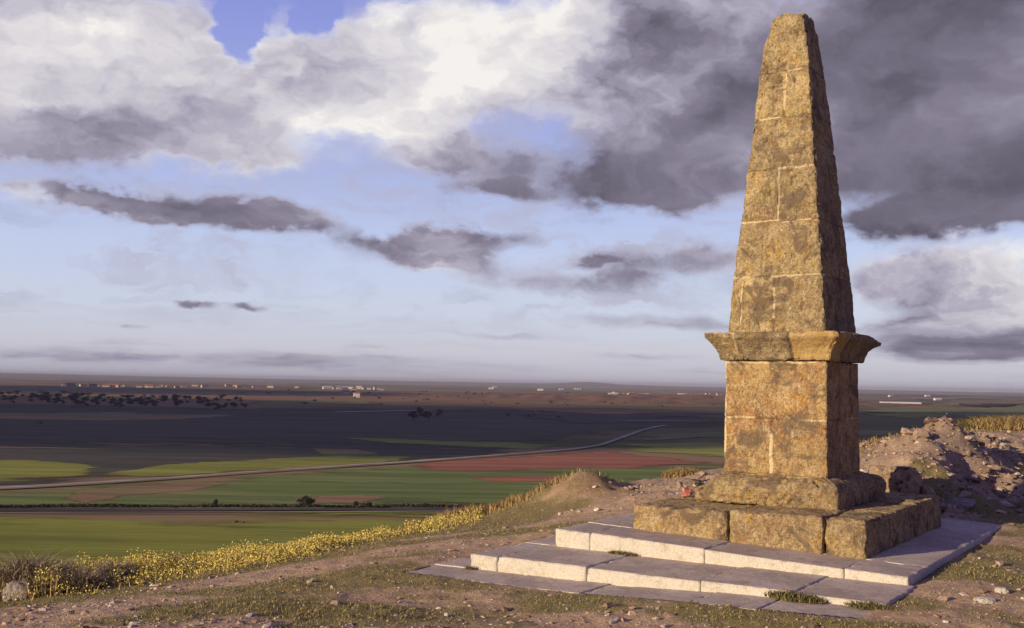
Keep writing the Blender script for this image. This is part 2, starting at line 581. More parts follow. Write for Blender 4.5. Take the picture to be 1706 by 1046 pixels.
# dirt mound left of the monument, rubble behind it
for px, py, y in ((972, 804, 15.6), (1000, 808, 15.7), (940, 822, 15.4), (1030, 820, 15.6), (985, 835, 14.9), (1060, 812, 16.0), (1100, 800, 16.4), (1150, 792, 16.6), (1090, 830, 14.4), (1180, 786, 16.6), (1240, 782, 16.4)):
    cp(px, py, y)
# right bank
for px, py, y in ((1440, 752, 15.8), (1500, 738, 15.6), (1545, 716, 15.3), (1590, 707, 15.2), (1530, 772, 14.0), (1560, 742, 14.6),
                  (1465, 785, 14.2), (1500, 792, 13.6), (1600, 790, 14.6), (1640, 757, 15.8), (1645, 726, 17.2), (1700, 760, 16.6), (1700, 730, 18.6), (1700, 797, 15.2), (1640, 800, 14.6),
                  (1800, 740, 18.5), (1800, 800, 15.2), (1480, 822, 13.2), (1540, 830, 13.1), (1600, 842, 13.2), (1690, 848, 13.4), (1620, 863, 12.7), (1700, 866, 12.7), (1800, 868, 12.6)):
    cp(px, py, y)
for px, py, y in ((1600, 720, 19.5), (1680, 702, 22.0), (1760, 700, 22.0), (1900, 705, 22), (1540, 726, 20), (1450, 748, 19.5), (1620, 712, 24)):
    cp(px, py, y)
ctrl = np.array(ctrl)


def tps_fit(C, lam=.02):
    n = len(C)
    d = np.linalg.norm(C[:, None, :2] - C[None, :, :2], axis=2)
    K = np.where(d > 0, d * d * np.log(np.maximum(d, 1e-9)), 0) + lam * np.eye(n)
    P = np.c_[np.ones(n), C[:, :2]]
    A = np.block([[K, P], [P.T, np.zeros((3, 3))]])
    s = np.linalg.solve(A, np.r_[C[:, 2], 0, 0, 0])
    return s


TPS = tps_fit(ctrl)
EDGE = np.array([(-30, 8.), (-10, 10.4), (-6.5, 11.4), (-5, 12.5), (-3.6, 13.9), (-2.3, 15.3), (-1.1, 16.4), (0, 17.2), (1, 17.0), (2.3, 17.3), (3.6, 17.4), (5, 18.5), (7, 21.), (9, 23.5), (14, 25.), (40, 27.)])


def ground_smooth(X, Y):
    sh = X.shape
    x, y = X.ravel(), Y.ravel()
    xc, yc = np.clip(x, -9, 13), np.clip(y, 2, 25)
    d = np.hypot(xc[:, None] - ctrl[None, :, 0], yc[:, None] - ctrl[None, :, 1])
    K = np.where(d > 0, d * d * np.log(np.maximum(d, 1e-9)), 0)
    z = K @ TPS[:-3] + TPS[-3] + xc * TPS[-2] + yc * TPS[-1]
    ed = np.interp(x, EDGE[:, 0], EDGE[:, 1])
    e = np.maximum(0, y - ed)
    drop = np.where(e < 3, .11 * e * e, .99 + .66 * (e - 3))
    z = np.clip(z, -3, 1.5) - drop
    return z.reshape(sh)


def on_platform(X, Y, m=0.0):
    a, b = w2m(X, Y)
    q = (a > -3.05 - m) & (a < 1.21 + m) & (b > -2.80 - m) & (b < -.3 + m)
    q2 = (a > -2.6 - m) & (a < 1.135 + m) & (b > -2.2 - m) & (b < 2.84 + m)
    return q | q2


def blob_mask(X, Y, pts):
    m = np.zeros_like(X)
    for x, y, rx, ry, w in pts:
        m = np.maximum(m, w * np.exp(-((X - x) / rx) ** 2 - ((Y - y) / ry) ** 2))
    return m


def gpx(px, py, z=-.1):
    p = at_z(px, py, z)
    return p[0], p[1]


def edge_dist(X, Y):
    return np.interp(X, EDGE[:, 0], EDGE[:, 1]) - Y


def grass_mask(X, Y):
    a, b = w2m(X, Y)
    P = np.c_[X.ravel(), Y.ravel(), np.zeros(X.size)]
    n = fbm(P * np.array([.9, 1.5, 1]), 4, 301).reshape(X.shape)
    ed = edge_dist(X, Y)
    lf = sstep(1.2, -1.0, X)
    band = lf * np.exp(-((ed - 2.2) / 1.5) ** 2) * 1.1
    front = np.exp(-((b + 3.05) / .30) ** 2) * (a > -3.6) * (a < 1.6) * 1.15
    spots = blob_mask(X, Y, [(*gpx(600, 970), .8, .5, 1.0), (*gpx(480, 1000), .9, .4, .75), (*gpx(560, 945), .8, .5, .7), (*gpx(730, 985), .7, .35, .8), (*gpx(250, 1020), .6, .3, .5),
                             (*gpx(1580, 960, 0), .6, .7, .9), (*gpx(1640, 930, 0), .7, .9, .85), (*gpx(1500, 1010, 0), .4, .35, .9), (*gpx(1690, 870, 0), 1.0, .8, .9), (*gpx(1660, 1030, 0), .4, .3, .6),
                             (*gpx(870, 870, 0), .7, 1., .6), (*gpx(820, 850, 0), .6, .8, .6)])
    m = np.maximum(np.maximum(band, front), spots)
    return np.clip(m * (1.0 + 1.3 * n) + 1.15 * np.clip(n + .05, 0, 1), 0, 1)


def ground_h(X, Y):
    z = ground_smooth(X, Y)
    sh = X.shape
    P = np.c_[X.ravel(), Y.ravel(), np.zeros(X.size)]
    rough = (.022 * fbm(P * 2.0, 3, 51) + .017 * fbm(P * 8, 3, 52) + .007 * fbm(P * 27, 2, 53)).reshape(sh)
    # broken rocky bank right of and behind the monument
    rk = blob_mask(X, Y, [(5.2, 13.6, 1.1, 1.3, 1), (7.5, 14.3, 2.6, 1.3, 1), (6.2, 15.2, 1.3, 1.2, 1), (7.6, 16.5, 2.4, 1.8, 1), (2.75, 15.3, 1.0, 1.2, .75), (10, 14.5, 2.5, 1.5, 1)])
    r = 1 - np.abs(fbm(P * np.array([1.5, 1.5, 1]), 4, 61)).reshape(sh)
    r2 = fbm(P * 4.2, 4, 63).reshape(sh)
    r3 = fbm(P * 11., 3, 64).reshape(sh)
    rough = rough + rk * (.24 * (r - .80) + .14 * r2 + .08 * r3 + .03 * fbm(P * 26., 2, 65).reshape(sh))
    mp = at_y(976, 815, 15.7)
    mq = np.sqrt(((X - mp[0]) / .58) ** 2 + ((Y - mp[1]) / .6) ** 2) + .40 * fbm(P * 2.6, 3, 88).reshape(sh)
    rough = rough + .14 * np.exp(-np.maximum(mq, 0) ** 2.2) * (1 + .5 * fbm(P * 4.5, 3, 89).reshape(sh)) + .07 * blob_mask(X, Y, [(2.3, 15.0, 1.2, .8, 1)])
    # under the monument and steps the ground stays low
    near = on_platform(X, Y, .02)
    z = z + rough * np.where(near, 0, 1)
    deep = on_platform(X, Y, -.08)
    return np.where(deep, np.minimum(z, -.30), z), rk


ny, nx = 620, 720
yy = np.exp(np.linspace(math.log(2.2), math.log(95.), ny))
uu = np.linspace(-1.25, 1.25, nx)
X = (yy[:, None] + 4.0) * uu[None, :] * .80
Y = np.repeat(yy[:, None], nx, 1)
Z, RK = ground_h(X, Y)
Z = np.maximum(Z, PLAIN - 2)
GM = grass_mask(X, Y)
ii = np.arange(ny * nx).reshape(ny, nx)
Q = np.stack([ii[:-1, :-1], ii[:-1, 1:], ii[1:, 1:], ii[1:, :-1]], -1).reshape(-1, 4)
ED = edge_dist(X, Y)
STRAW = sstep(1.6, .2, ED) * (X < 2)
STRAW = np.maximum(STRAW, blob_mask(X, Y, [(1.35, 15.5, .55, .8, 1.), (.2, 16.3, 1.2, .9, .8), (6.0, 16.2, 2.0, 1.0, .9)]))


def ground_mat():
    m, t, b = newmat('stony_soil', 0.95, 0.08)
    co = t.n('ShaderNodeTexCoord').outputs['Object']
    n1 = t.noise(co, .8, 6, .65, .3).outputs[0]
    c = t.mix(t.ss(n1, .35, .65), (.52, .365, .24), (.62, .45, .30))
    n2 = t.noise(co, 4.5, 7, .7).outputs[0]
    c = t.mix(t.ss(n2, .50, .66, 0, .6), c, (.38, .27, .19))
    v = t.n('ShaderNodeTexVoronoi', None, Vector=co, Scale=44.0, Randomness=1.0)
    peb = t.ss(v.outputs['Distance'], .14, .26, 1, 0)
    vc = t.n('ShaderNodeSeparateColor', None, Color=v.outputs['Color'])
    pm = t.math('MULTIPLY', peb, t.ss(vc.outputs[0], .45, .6))
    c = t.mix(pm, c, t.mix(vc.outputs[1], (.42, .31, .24), (.74, .65, .55)))
    n3 = t.noise(co, 30, 6, .7).outputs[0]
    c = t.mix(t.ss(n3, .55, .7, 0, .6), c, (.60, .48, .36))
    c = t.mix(t.ss(n3, .45, .3, 0, .6), c, (.27, .19, .14))
    rk = t.attr('rock').outputs['Fac']
    rc = t.mix(t.ss(n2, .36, .64), (.34, .26, .21), (.56, .44, .34))
    rc = t.mix(t.ss(t.noise(co, 14, 6, .7).outputs[0], .52, .66, 0, .8), rc, (.17, .12, .09))
    c = t.mix(t.math('MULTIPLY', rk, .9), c, rc)
    st = t.attr('straw').outputs['Fac']
    c = t.mix(t.math('MULTIPLY', st, t.ss(n2, .3, .6, .25, .85)), c, (.35, .235, .105))
    gm = t.attr('grass').outputs['Fac']
    gg = t.math('ADD', gm, t.math('MULTIPLY', t.math('SUBTRACT', n2, .5), .6))
    c = t.mix(t.ss(gg, .18, .55, 0, .85), c, t.mix(t.ss(n3, .35, .65), (.21, .195, .07), (.33, .27, .125)))
    t.l.new(c, b.inputs['Base Color'])
    h = t.math('ADD', t.math('MULTIPLY', n3, .6), t.math('ADD', t.math('MULTIPLY', pm, .5), n2))
    bump(t, b, h, .9, .05)
    return m


M_GROUND = ground_mat()
tag(mk('hilltop_ground', np.c_[X.ravel(), Y.ravel(), Z.ravel()], Q, M_GROUND, None, True, {'grass': GM.ravel(), 'rock': RK.ravel(), 'straw': STRAW.ravel()}), kind='structure')


def gz(x, y):
    z, _ = ground_h(np.atleast_1d(np.asarray(x, float)), np.atleast_1d(np.asarray(y, float)))
    return z


# ------------------------------------------------------------------ loose stones, blades, flowers (stuff)
def attr_mat(name, rough=.85, transl=0.0):
    m, t, b = newmat(name, rough, .1)
    c = t.attr('Col').outputs['Color']
    if transl:
        ng = t.noise(t.n('ShaderNodeTexCoord').outputs['Object'], 3.0, 3).outputs[0]
        c = t.mix(1.0, c, t.mix(ng, (.8, .8, .8), (1.2, 1.2, 1.2)), 'MULTIPLY')
    else:
        ng = t.noise(t.n('ShaderNodeTexCoord').outputs['Object'], 60.0, 5, .7).outputs[0]
        c = t.mix(1.0, c, t.mix(t.ss(ng, .3, .7), (.65, .65, .65), (1.3, 1.3, 1.3)), 'MULTIPLY')
        bump(t, b, ng, .6, .02)
    t.l.new(c, b.inputs['Base Color'])
    return m


M_PEB = attr_mat('pebble_stone')
M_BLADE = attr_mat('grass_blade', .7, 1.0)


def ico():
    p = (1 + 5 ** .5) / 2
    v = np.array([(-1, p, 0), (1, p, 0), (-1, -p, 0), (1, -p, 0), (0, -1, p), (0, 1, p), (0, -1, -p), (0, 1, -p), (p, 0, -1), (p, 0, 1), (-p, 0, -1), (-p, 0, 1)], float)
    f = np.array([(0, 11, 5), (0, 5, 1), (0, 1, 7), (0, 7, 10), (0, 10, 11), (1, 5, 9), (5, 11, 4), (11, 10, 2), (10, 7, 6), (7, 1, 8), (3, 9, 4), (3, 4, 2), (3, 2, 6), (3, 6, 8), (3, 8, 9), (4, 9, 5), (2, 4, 11), (6, 2, 10), (8, 6, 7), (9, 8, 1)])
    return v / np.linalg.norm(v[0]), f


def subdiv(v, f):
    cache = {}
    v = list(map(tuple, v))

    def mid(a, b):
        k = (min(a, b), max(a, b))
        if k not in cache:
            q = np.array(v[a]) + np.array(v[b])
            v.append(tuple(q / np.linalg.norm(q)))
            cache[k] = len(v) - 1
        return cache[k]
    out = []
    for a, b, c in f:
        x, y, z = mid(a, b), mid(b, c), mid(c, a)
        out += [(a, x, z), (b, y, x), (c, z, y), (x, y, z)]
    return np.array(v), np.array(out)


IV, IF = ico()
IV2, IF2 = subdiv(IV, IF)
IV3, IF3 = subdiv(IV2, IF2)
IV4, IF4 = subdiv(IV3, IF3)


def sample_ground(n, ymin, ymax, umin=-.56, umax=.56, power=1.0):
    """points spread evenly over the picture more than over the ground"""
    t = rng.random(n)
    y = 1.0 / ((1 - t) / ymin + t / ymax) if power == 1 else np.exp(math.log(ymin) + t * math.log(ymax / ymin))
    x = (y + 1.0) * (umin + (umax - umin) * rng.random(n))
    return x, y


# gravel
x, y = sample_ground(46000, 4.2, 17.5)
gm = grass_mask(x, y)
dens = np.clip(.75 + .7 * fbm(np.c_[x, y, 0 * x] * .9, 3, 77), 0.05, 1)
rkd = blob_mask(x, y, [(5.2, 13.6, 1.1, 1.3, 1), (7.5, 14.3, 2.6, 1.3, 1), (2.4, 15.0, 1.6, 1.1, 1)])
keep = (~on_platform(x, y, .02)) & (rng.random(len(x)) < np.maximum(dens * (1 - .8 * gm), rkd)) & (edge_dist(x, y) > np.where(x < 1, 2.2, -.5))
x, y = x[keep], y[keep]
rkd = rkd[keep]
s = .0042 * (1 / np.maximum(rng.random(len(x)), .008)) ** .46 * (1 + .9 * rkd)
s = np.minimum(s, .036)
z = gz(x, y)
vv = IV[None] * (1 + .28 * rng.standard_normal((len(x), 12, 1)))
sc = s[:, None, None] * np.stack([1 + .4 * rng.random(len(x)), 1 + .4 * rng.random(len(x)), .45 + .35 * rng.random(len(x))], -1)[:, None, :]
ang = rng.random(len(x)) * 6.283
vv = vv * sc
c_, s_ = np.cos(ang)[:, None], np.sin(ang)[:, None]
vx, vy = vv[..., 0] * c_ - vv[..., 1] * s_, vv[..., 0] * s_ + vv[..., 1] * c_
PV = np.stack([vx + x[:, None], vy + y[:, None], vv[..., 2] + (z + s * .12)[:, None]], -1).reshape(-1, 3)
PF = (IF[None] + 12 * np.arange(len(x))[:, None, None]).reshape(-1, 3)
pal = np.array([(.46, .34, .26), (.56, .44, .35), (.36, .26, .19), (.66, .56, .47), (.28, .20, .16), (.50, .34, .24), (.76, .70, .62)])
pc = pal[rng.choice(7, len(x), p=[.26, .2, .18, .12, .1, .1, .04])] * (.8 + .4 * rng.random((len(x), 1)))
tag(mk('gravel', PV, PF, M_PEB, colors=np.repeat(pc, 12, 0)), 'loose reddish brown pebbles scattered over the bare soil', 'gravel', kind='stuff')


def stones(name, x, y, s, pal, label, cat, sink=.25):
    n, k = len(x), len(IV2)
    z = gz(x, y)
    base = IV2[None] * (1 + .22 * rng.standard_normal((n, k, 1)))
    cut = rng.standard_normal((n, 3, 3))
    cut /= np.linalg.norm(cut, axis=2)[..., None]
    for j in range(3):      # flat broken faces
        dd = np.einsum('nkc,nc->nk', base, cut[:, j])
        base = base - np.maximum(dd - .55, 0)[..., None] * cut[:, j][:, None, :]
    sc = s[:, None, None] * np.stack([1 + .6 * rng.random(n), 1 + .3 * rng.random(n), .5 + .4 * rng.random(n)], -1)[:, None, :]
    v = base * sc
    a = rng.random(n) * 6.283
    c_, s_ = np.cos(a)[:, None], np.sin(a)[:, None]
    vx, vy = v[..., 0] * c_ - v[..., 1] * s_, v[..., 0] * s_ + v[..., 1] * c_
    PV = np.stack([vx + x[:, None], vy + y[:, None], v[..., 2] + (z + s * (.4 - sink))[:, None]], -1).reshape(-1, 3)
    PF = (IF2[None] + k * np.arange(n)[:, None, None]).reshape(-1, 3)
    col = np.array(pal)[rng.integers(0, len(pal), n)] * (.75 + .5 * rng.random((n, 1)))
    return tag(mk(name, PV, PF, M_PEB, colors=np.repeat(col, k, 0)), label, cat, kind='stuff')


x = rng.uniform(.8, 11., 30000)
y = rng.uniform(12.6, 18.5, len(x))
_, rk_ = ground_h(x, y)
keep = (rng.random(len(x)) < rk_ ** 1.5 * .24) & ~on_platform(x, y, .03)
x, y = x[keep], y[keep]
stones('rubble', x, y, np.minimum(.015 * (1 / np.maximum(rng.random(len(x)), .01)) ** .42, .085), [(.42, .32, .25), (.52, .41, .31), (.34, .25, .20), (.58, .49, .40), (.30, .22, .18)],
       'broken stone rubble covering the bank behind and right of the obelisk', 'rubble')


def blades(name, x, y, h, w, cols, label, cat, lean=.35, base_z=None, tipcols=None, obj=True):
    n = len(x)
    z = gz(x, y) - .01 if base_z is None else base_z
    a = rng.random(n) * 6.283
    la = rng.random(n) * 6.283
    L = h * lean * (.2 + rng.random(n))
    dx, dy = np.cos(a) * w / 2, np.sin(a) * w / 2
    lx, ly = np.cos(la) * L, np.sin(la) * L
    pts = np.empty((n, 5, 3))
    pts[:, 0] = np.c_[x - dx, y - dy, z]
    pts[:, 1] = np.c_[x + dx, y + dy, z]
    pts[:, 2] = np.c_[x + dx * .8 + lx * .35, y + dy * .8 + ly * .35, z + h * .6]
    pts[:, 3] = np.c_[x - dx * .8 + lx * .35, y - dy * .8 + ly * .35, z + h * .6]
    pts[:, 4] = np.c_[x + lx, y + ly, z + h * (1 - .25 * lean)]
    base = 5 * np.arange(n)[:, None]
    F4 = base + np.array([[0, 1, 2, 3]])
    F3 = base + np.array([[3, 2, 4]])
    col = np.repeat(cols[:, None, :], 5, 1)
    if tipcols is not None:
        col[:, 4] = tipcols
    if not obj:
        return pts.reshape(-1, 3), F4, F3, col.reshape(-1, 3)
    return tag(mk(name, pts.reshape(-1, 3), [F4, F3], M_BLADE, colors=col.reshape(-1, 3)), label, cat, kind='stuff')


def palette(n, cols, p, var=.25):
    cols = np.array(cols)
    return cols[rng.choice(len(cols), n, p=p)] * (1 - var / 2 + var * rng.random((n, 1)))


GREEN = [(.17, .18, .05), (.25, .235, .075), (.34, .29, .12), (.46, .35, .19)]
STRAWC = [(.42, .30, .14), (.33, .22, .10), (.50, .37, .19), (.24, .17, .09)]

# short green grass
x, y = sample_ground(330000, 4.3, 17.5)
gm = grass_mask(x, y)
keep = (~on_platform(x, y, -.015 - .06 * rng.random(len(x)))) & (rng.random(len(x)) < gm ** 1.4 * .85)
x, y, gm = x[keep], y[keep], gm[keep]
n = len(x)
blades('short_grass', x, y, (.008 + .028 * rng.random(n) ** 1.5) * (.6 + .6 * gm), .0035 + .00035 * y, palette(n, GREEN, [.34, .32, .18, .16]), 'short green grass growing in patches on the stony soil', 'grass', .6)

# thin dry stubble everywhere
x, y = sample_ground(50000, 4.3, 17.0)
dn = fbm(np.c_[x, y, 0 * x] * 1.3, 3, 91)
keep = (~on_platform(x, y, .01)) & (rng.random(len(x)) < np.clip(.25 + .9 * dn, 0, 1))
x, y = x[keep], y[keep]
n = len(x)
blades('dry_stubble', x, y, .010 + .03 * rng.random(n), .003 + .0003 * y, palette(n, STRAWC + [(.14, .12, .05)], [.25, .25, .15, .2, .15]), 'thin dry stalks and litter lying between the pebbles', 'dry grass', 1.2)

# tall dry grass along the brow and beside the dirt mound
x = rng.uniform(-1.6, 2.2, 26000)
y = np.interp(x, EDGE[:, 0], EDGE[:, 1]) + rng.normal(-.5, .65, len(x))
clump = fbm(np.c_[x, y, 0 * x] * 2.2, 3, 95)
pm = blob_mask(x, y, [(-.7, 16.2, .55, .8, 1), (.05, 16.7, .5, .8, .9), (.65, 16.6, .5, .6, 1.), (1.2, 16.6, .4, .6, .45), (-1.3, 15.8, .5, .7, .45)])
keep = rng.random(len(x)) < np.clip(pm * (.6 + 1.6 * clump), 0, 1)
x, y, pm = x[keep], y[keep], pm[keep]
n = len(x)
blades('dry_grass', x, y, (.06 + .25 * rng.random(n) ** 1.4) * (.35 + .65 * pm), .009 + .006 * rng.random(n), palette(n, STRAWC + [(.17, .15, .06)], [.36, .26, .18, .1, .1]), 'tall straw coloured dry grass along the brow left of the dirt mound', 'dry grass', .35)

# straw on the right bank crest
x = rng.uniform(4.6, 14, 13000)
y = rng.uniform(14.8, 23.5, len(x))
clump = fbm(np.c_[x, y, 0 * x] * 1.4, 3, 98)
pm = blob_mask(x, y, [(5.7, 16.4, 1.1, 1.0, .9), (6.6, 17.5, 1.4, 1.2, .8), (9.5, 20.5, 2.6, 1.7, .7), (11.5, 21.5, 2., 1.4, .9)])
keep = rng.random(len(x)) < np.clip(pm * (.5 + 1.6 * clump), 0, 1)
x, y = x[keep], y[keep]
n = len(x)
blades('bank_grass', x, y, .03 + .12 * rng.random(n), .012 + .008 * rng.random(n), palette(n, STRAWC + [(.19, .17, .06)], [.24, .24, .08, .19, .25]), 'straw coloured grass on top of the rubble bank at right', 'dry grass', .5)

# yellow wildflowers along the left brow
x = rng.uniform(-8.5, -.4, 44000)
e = rng.normal(1.15, .8, len(x)) + .35 * (x < -4.6)
y = np.interp(x, EDGE[:, 0], EDGE[:, 1]) - e + .25
cl = fbm(np.c_[x, y, 0 * x] * 1.1, 4, 111)
keep = rng.random(len(x)) < np.clip(.42 + 2.0 * cl, .04, 1) * (.30 + .70 * sstep(-1.2, -2.8, x))
x, y = x[keep], y[keep]
n = len(x)
hh = (.03 + .155 * rng.random(n) ** 1.8) * np.clip(1 + 1.2 * fbm(np.c_[x, y, 0 * x] * 2.6, 3, 118), .4, 1.7) * (.65 + .5 * sstep(-2., -5., x))
a_, b_, c3_, d_ = blades('f', x, y, hh, np.full(n, .008), palette(n, [(.40, .33, .11), (.27, .25, .08), (.60, .42, .20), (.50, .36, .22)], [.30, .25, .28, .17]), '', '', .3, obj=False)
z = gz(x, y)
# petals: small crossed quads near each tip
rep = 7
xi, yi, hi, zi = (np.repeat(q, rep) for q in (x, y, hh, z))
m = len(xi)
fx, fy, fz = xi + rng.normal(0, .028, m), yi + rng.normal(0, .028, m), zi + hi * (.68 + .34 * rng.random(m))
s = .004 + .0075 * rng.random(m)
d1 = rng.standard_normal((m, 3))
d1 /= np.linalg.norm(d1, axis=1)[:, None]
d2 = np.cross(d1, rng.standard_normal((m, 3)))
d2 /= np.linalg.norm(d2, axis=1)[:, None]
C0 = np.c_[fx, fy, fz]
PP = np.stack([C0 - d1 * s[:, None], C0 + d2 * s[:, None], C0 + d1 * s[:, None], C0 - d2 * s[:, None]], 1).reshape(-1, 3)
F4b = (4 * np.arange(m)[:, None] + np.array([[0, 1, 2, 3]])) + len(a_)
pcol = np.repeat(palette(m, [(.82, .72, .18), (.74, .60, .15), (.58, .45, .20), (.34, .31, .12)], [.36, .24, .22, .18]), 4, 0)
tag(mk('wildflowers', np.r_[a_, PP], [b_, c3_, F4b], M_BLADE, colors=np.r_[d_, pcol]), 'dense band of yellow wildflowers along the left brow of the hill', 'wildflowers', kind='stuff')


# ------------------------------------------------------------------ single rocks, tufts and shrubs
def rock_mat(name, c1, c2):
    m, t, b = newmat(name, .9, .15)
    co = t.n('ShaderNodeTexCoord').outputs['Object']
    n1 = t.noise(co, 5, 6, .7).outputs[0]
    c = t.mix(t.ss(n1, .35, .65), c1, c2)
    n2 = t.noise(co, 30, 5, .7).outputs[0]
    c = t.mix(t.ss(n2, .52, .68, 0, .7), c, tuple(v * .4 for v in c1))
    t.l.new(c, b.inputs['Base Color'])
    bump(t, b, t.math('ADD', n1, n2), .9, .04)
    return m


M_RW = rock_mat('white_rock', (.62, .58, .52), (.74, .70, .63))
M_RG = rock_mat('grey_rock', (.30, .26, .24), (.45, .40, .36))
M_RB = rock_mat('tan_rock', (.42, .30, .19), (.58, .45, .31))


def rock(px, py, y, size, mat, label, seed, sink=.25, holes=0.0, z=None, rz=0.0):
    p = at_y(px, py, y)
    zz = float(gz(p[0], p[1])[0]) if z is None else z
    d = IV4 * np.array(size)
    n = IV4 * 1.0
    k = 1 + .34 * fbm(IV4 * 1.5 + seed, 3, seed) + .14 * fbm(IV4 * 5 + seed, 3, seed + 1) + .06 * fbm(IV4 * 12, 2, seed + 2)
    if holes:
        k -= holes * np.clip(fbm(IV4 * 5.5 + seed, 2, seed + 4) * 3 - .7, 0, 1)
    V = d * k[:, None]
    V = np.sign(V) * np.minimum(np.abs(V), np.array(size) * .92)
    o = mk('rock', V, IF4, mat, None, True, loc=(p[0], p[1], zz + size[2] * (1 - 2 * sink) * .5))
    o.rotation_euler = (0, 0, rz)
    return tag(o, label, 'rock')


rock(32, 968, 10.6, (.15, .12, .15), M_RG, 'grey boulder lying among the yellow flowers at the far left', 11, .2)
rock(745, 1010, 7.9, (.022, .02, .018), M_RW, 'small bright white stone on the bare soil left of the steps', 12, .2)
rock(1026, 1012, 7.6, (.085, .022, .016), M_RW, 'pale flat stone sliver in the grass before the bottom slabs', 13, .1, rz=.9)
rock(1506, 800, 13.15, (.235, .20, .26), M_RB, 'large tan pitted boulder in sunlight right of the pedestal', 14, .15, .5)
rock(1470, 790, 13.5, (.17, .14, .13), M_RB, 'smaller tan rock at the shaded foot of the bank beside the pedestal', 15, .2, .2)
rock(1466, 818, 13.0, (.12, .1, .08), M_RB, 'small low tan stone just below the pitted boulder', 16, .2, .1)
rock(1545, 808, 13.1, (.09, .09, .09), M_RB, 'rounded tan stone at right of the pitted boulder', 17, .2, .1)
rock(1640, 1000, 7.9, (.085, .06, .035), M_RW, 'pale chalky lump in the stony ground at lower right', 18, .3)
rock(1668, 985, 8.2, (.05, .05, .03), M_RW, 'smaller pale chalky lump behind the lower right one', 19, .3)
rock(1596, 832, 13.1, (.22, .16, .09), M_RG, 'flat grey rock in shadow on the right bank', 20, .3)
rock(612, 1030, 7.3, (.11, .08, .012), M_RW, 'flat pale patch of limestone in the soil at bottom centre', 21, .3)

# red scrap beside the base course
p = m2w([(-1.52, .12, .44)])[0]
V, Q, U = rough_solid(lambda U: np.c_[(U[:, 0] - .5) * .09, (U[:, 1] - .5) * .07, U[:, 2] * .09], (.09, .07, .09), .012, amp=.05, edge=.03, chip=.0, seed=71, pits=0)
m_, t_, b_n = newmat('red_cloth', .8, .1)
nn = t_.noise(t_.n('ShaderNodeTexCoord').outputs['Object'], 18, 3).outputs[0]
t_.l.new(t_.mix(t_.ss(nn, .42, .6), (.42, .12, .11), (.58, .36, .30)), b_n.inputs['Base Color'])
tag(mk('cloth_scrap', V, Q, m_, None, True, loc=(p[0], p[1], p[2] - .02)), 'small faded red scrap on the plinth at left of the base', 'scrap')


def tuft(name, px, py, y, r, h, n, pal, pr, label, cat, z=None, lean=.7, w=.007):
    p = at_y(px, py, y)
    zz = float(gz(p[0], p[1])[0]) if z is None else z
    a = rng.random(n) * 6.283
    q = np.sqrt(rng.random(n)) * r
    bx, by = np.cos(a) * q, np.sin(a) * q * .7
    hh = h * (.35 + .65 * rng.random(n)) * (1 - .5 * (q / r) ** 2)
    V, F4, F3, c = blades('t', bx, by, hh, np.full(n, w), palette(n, pal, pr), '', '', lean, base_z=np.full(n, -.01), obj=False)
    return tag(mk(name, V, [F4, F3], M_BLADE, colors=c, loc=(p[0], p[1], zz)), label, cat)


def plat_pt(a, b, z):
    return m2w([(a, b, z)])[0]


def tuft_on(name, a, b, z, r, h, n, pal, pr, label, cat):
    p = plat_pt(a, b, z)
    ang = rng.random(n) * 6.283
    q = np.sqrt(rng.random(n)) * r
    bx, by = np.cos(ang) * q, np.sin(ang) * q * .35
    hh = h * (.3 + .7 * rng.random(n)) * (1 - .5 * (q / r) ** 2)
    V, F4, F3, c = blades('t', bx, by, hh, np.full(n, .006), palette(n, pal, pr), '', '', .9, base_z=np.full(n, -.005), obj=False)
    o = mk(name, V, [F4, F3], M_BLADE, colors=c, loc=tuple(p))
    o.rotation_euler = (0, 0, MROT)
    return tag(o, label, cat)


DG = [(.09, .095, .03), (.15, .14, .05), (.30, .22, .10)]
tuft_on('weed_tuft', -1.42, -1.475, .026, .17, .055, 330, DG, [.45, .3, .25], 'green weeds sprouting along the foot of the upper step', 'weed')
tuft_on('weed_tuft', .52, -2.33, -.005, .24, .11, 620, DG, [.45, .3, .25], 'dark weed clump over the lower step edge in front of the corner block', 'weed')
tuft_on('weed_tuft', 1.12, -2.36, .01, .22, .09, 420, DG, [.4, .3, .3], 'weeds hiding the right end of the lower step', 'weed')
tuft_on('weed_tuft', -2.56, -2.31, -.135, .08, .07, 120, DG, [.4, .3, .3], 'small weed at the left corner of the lower step', 'weed')

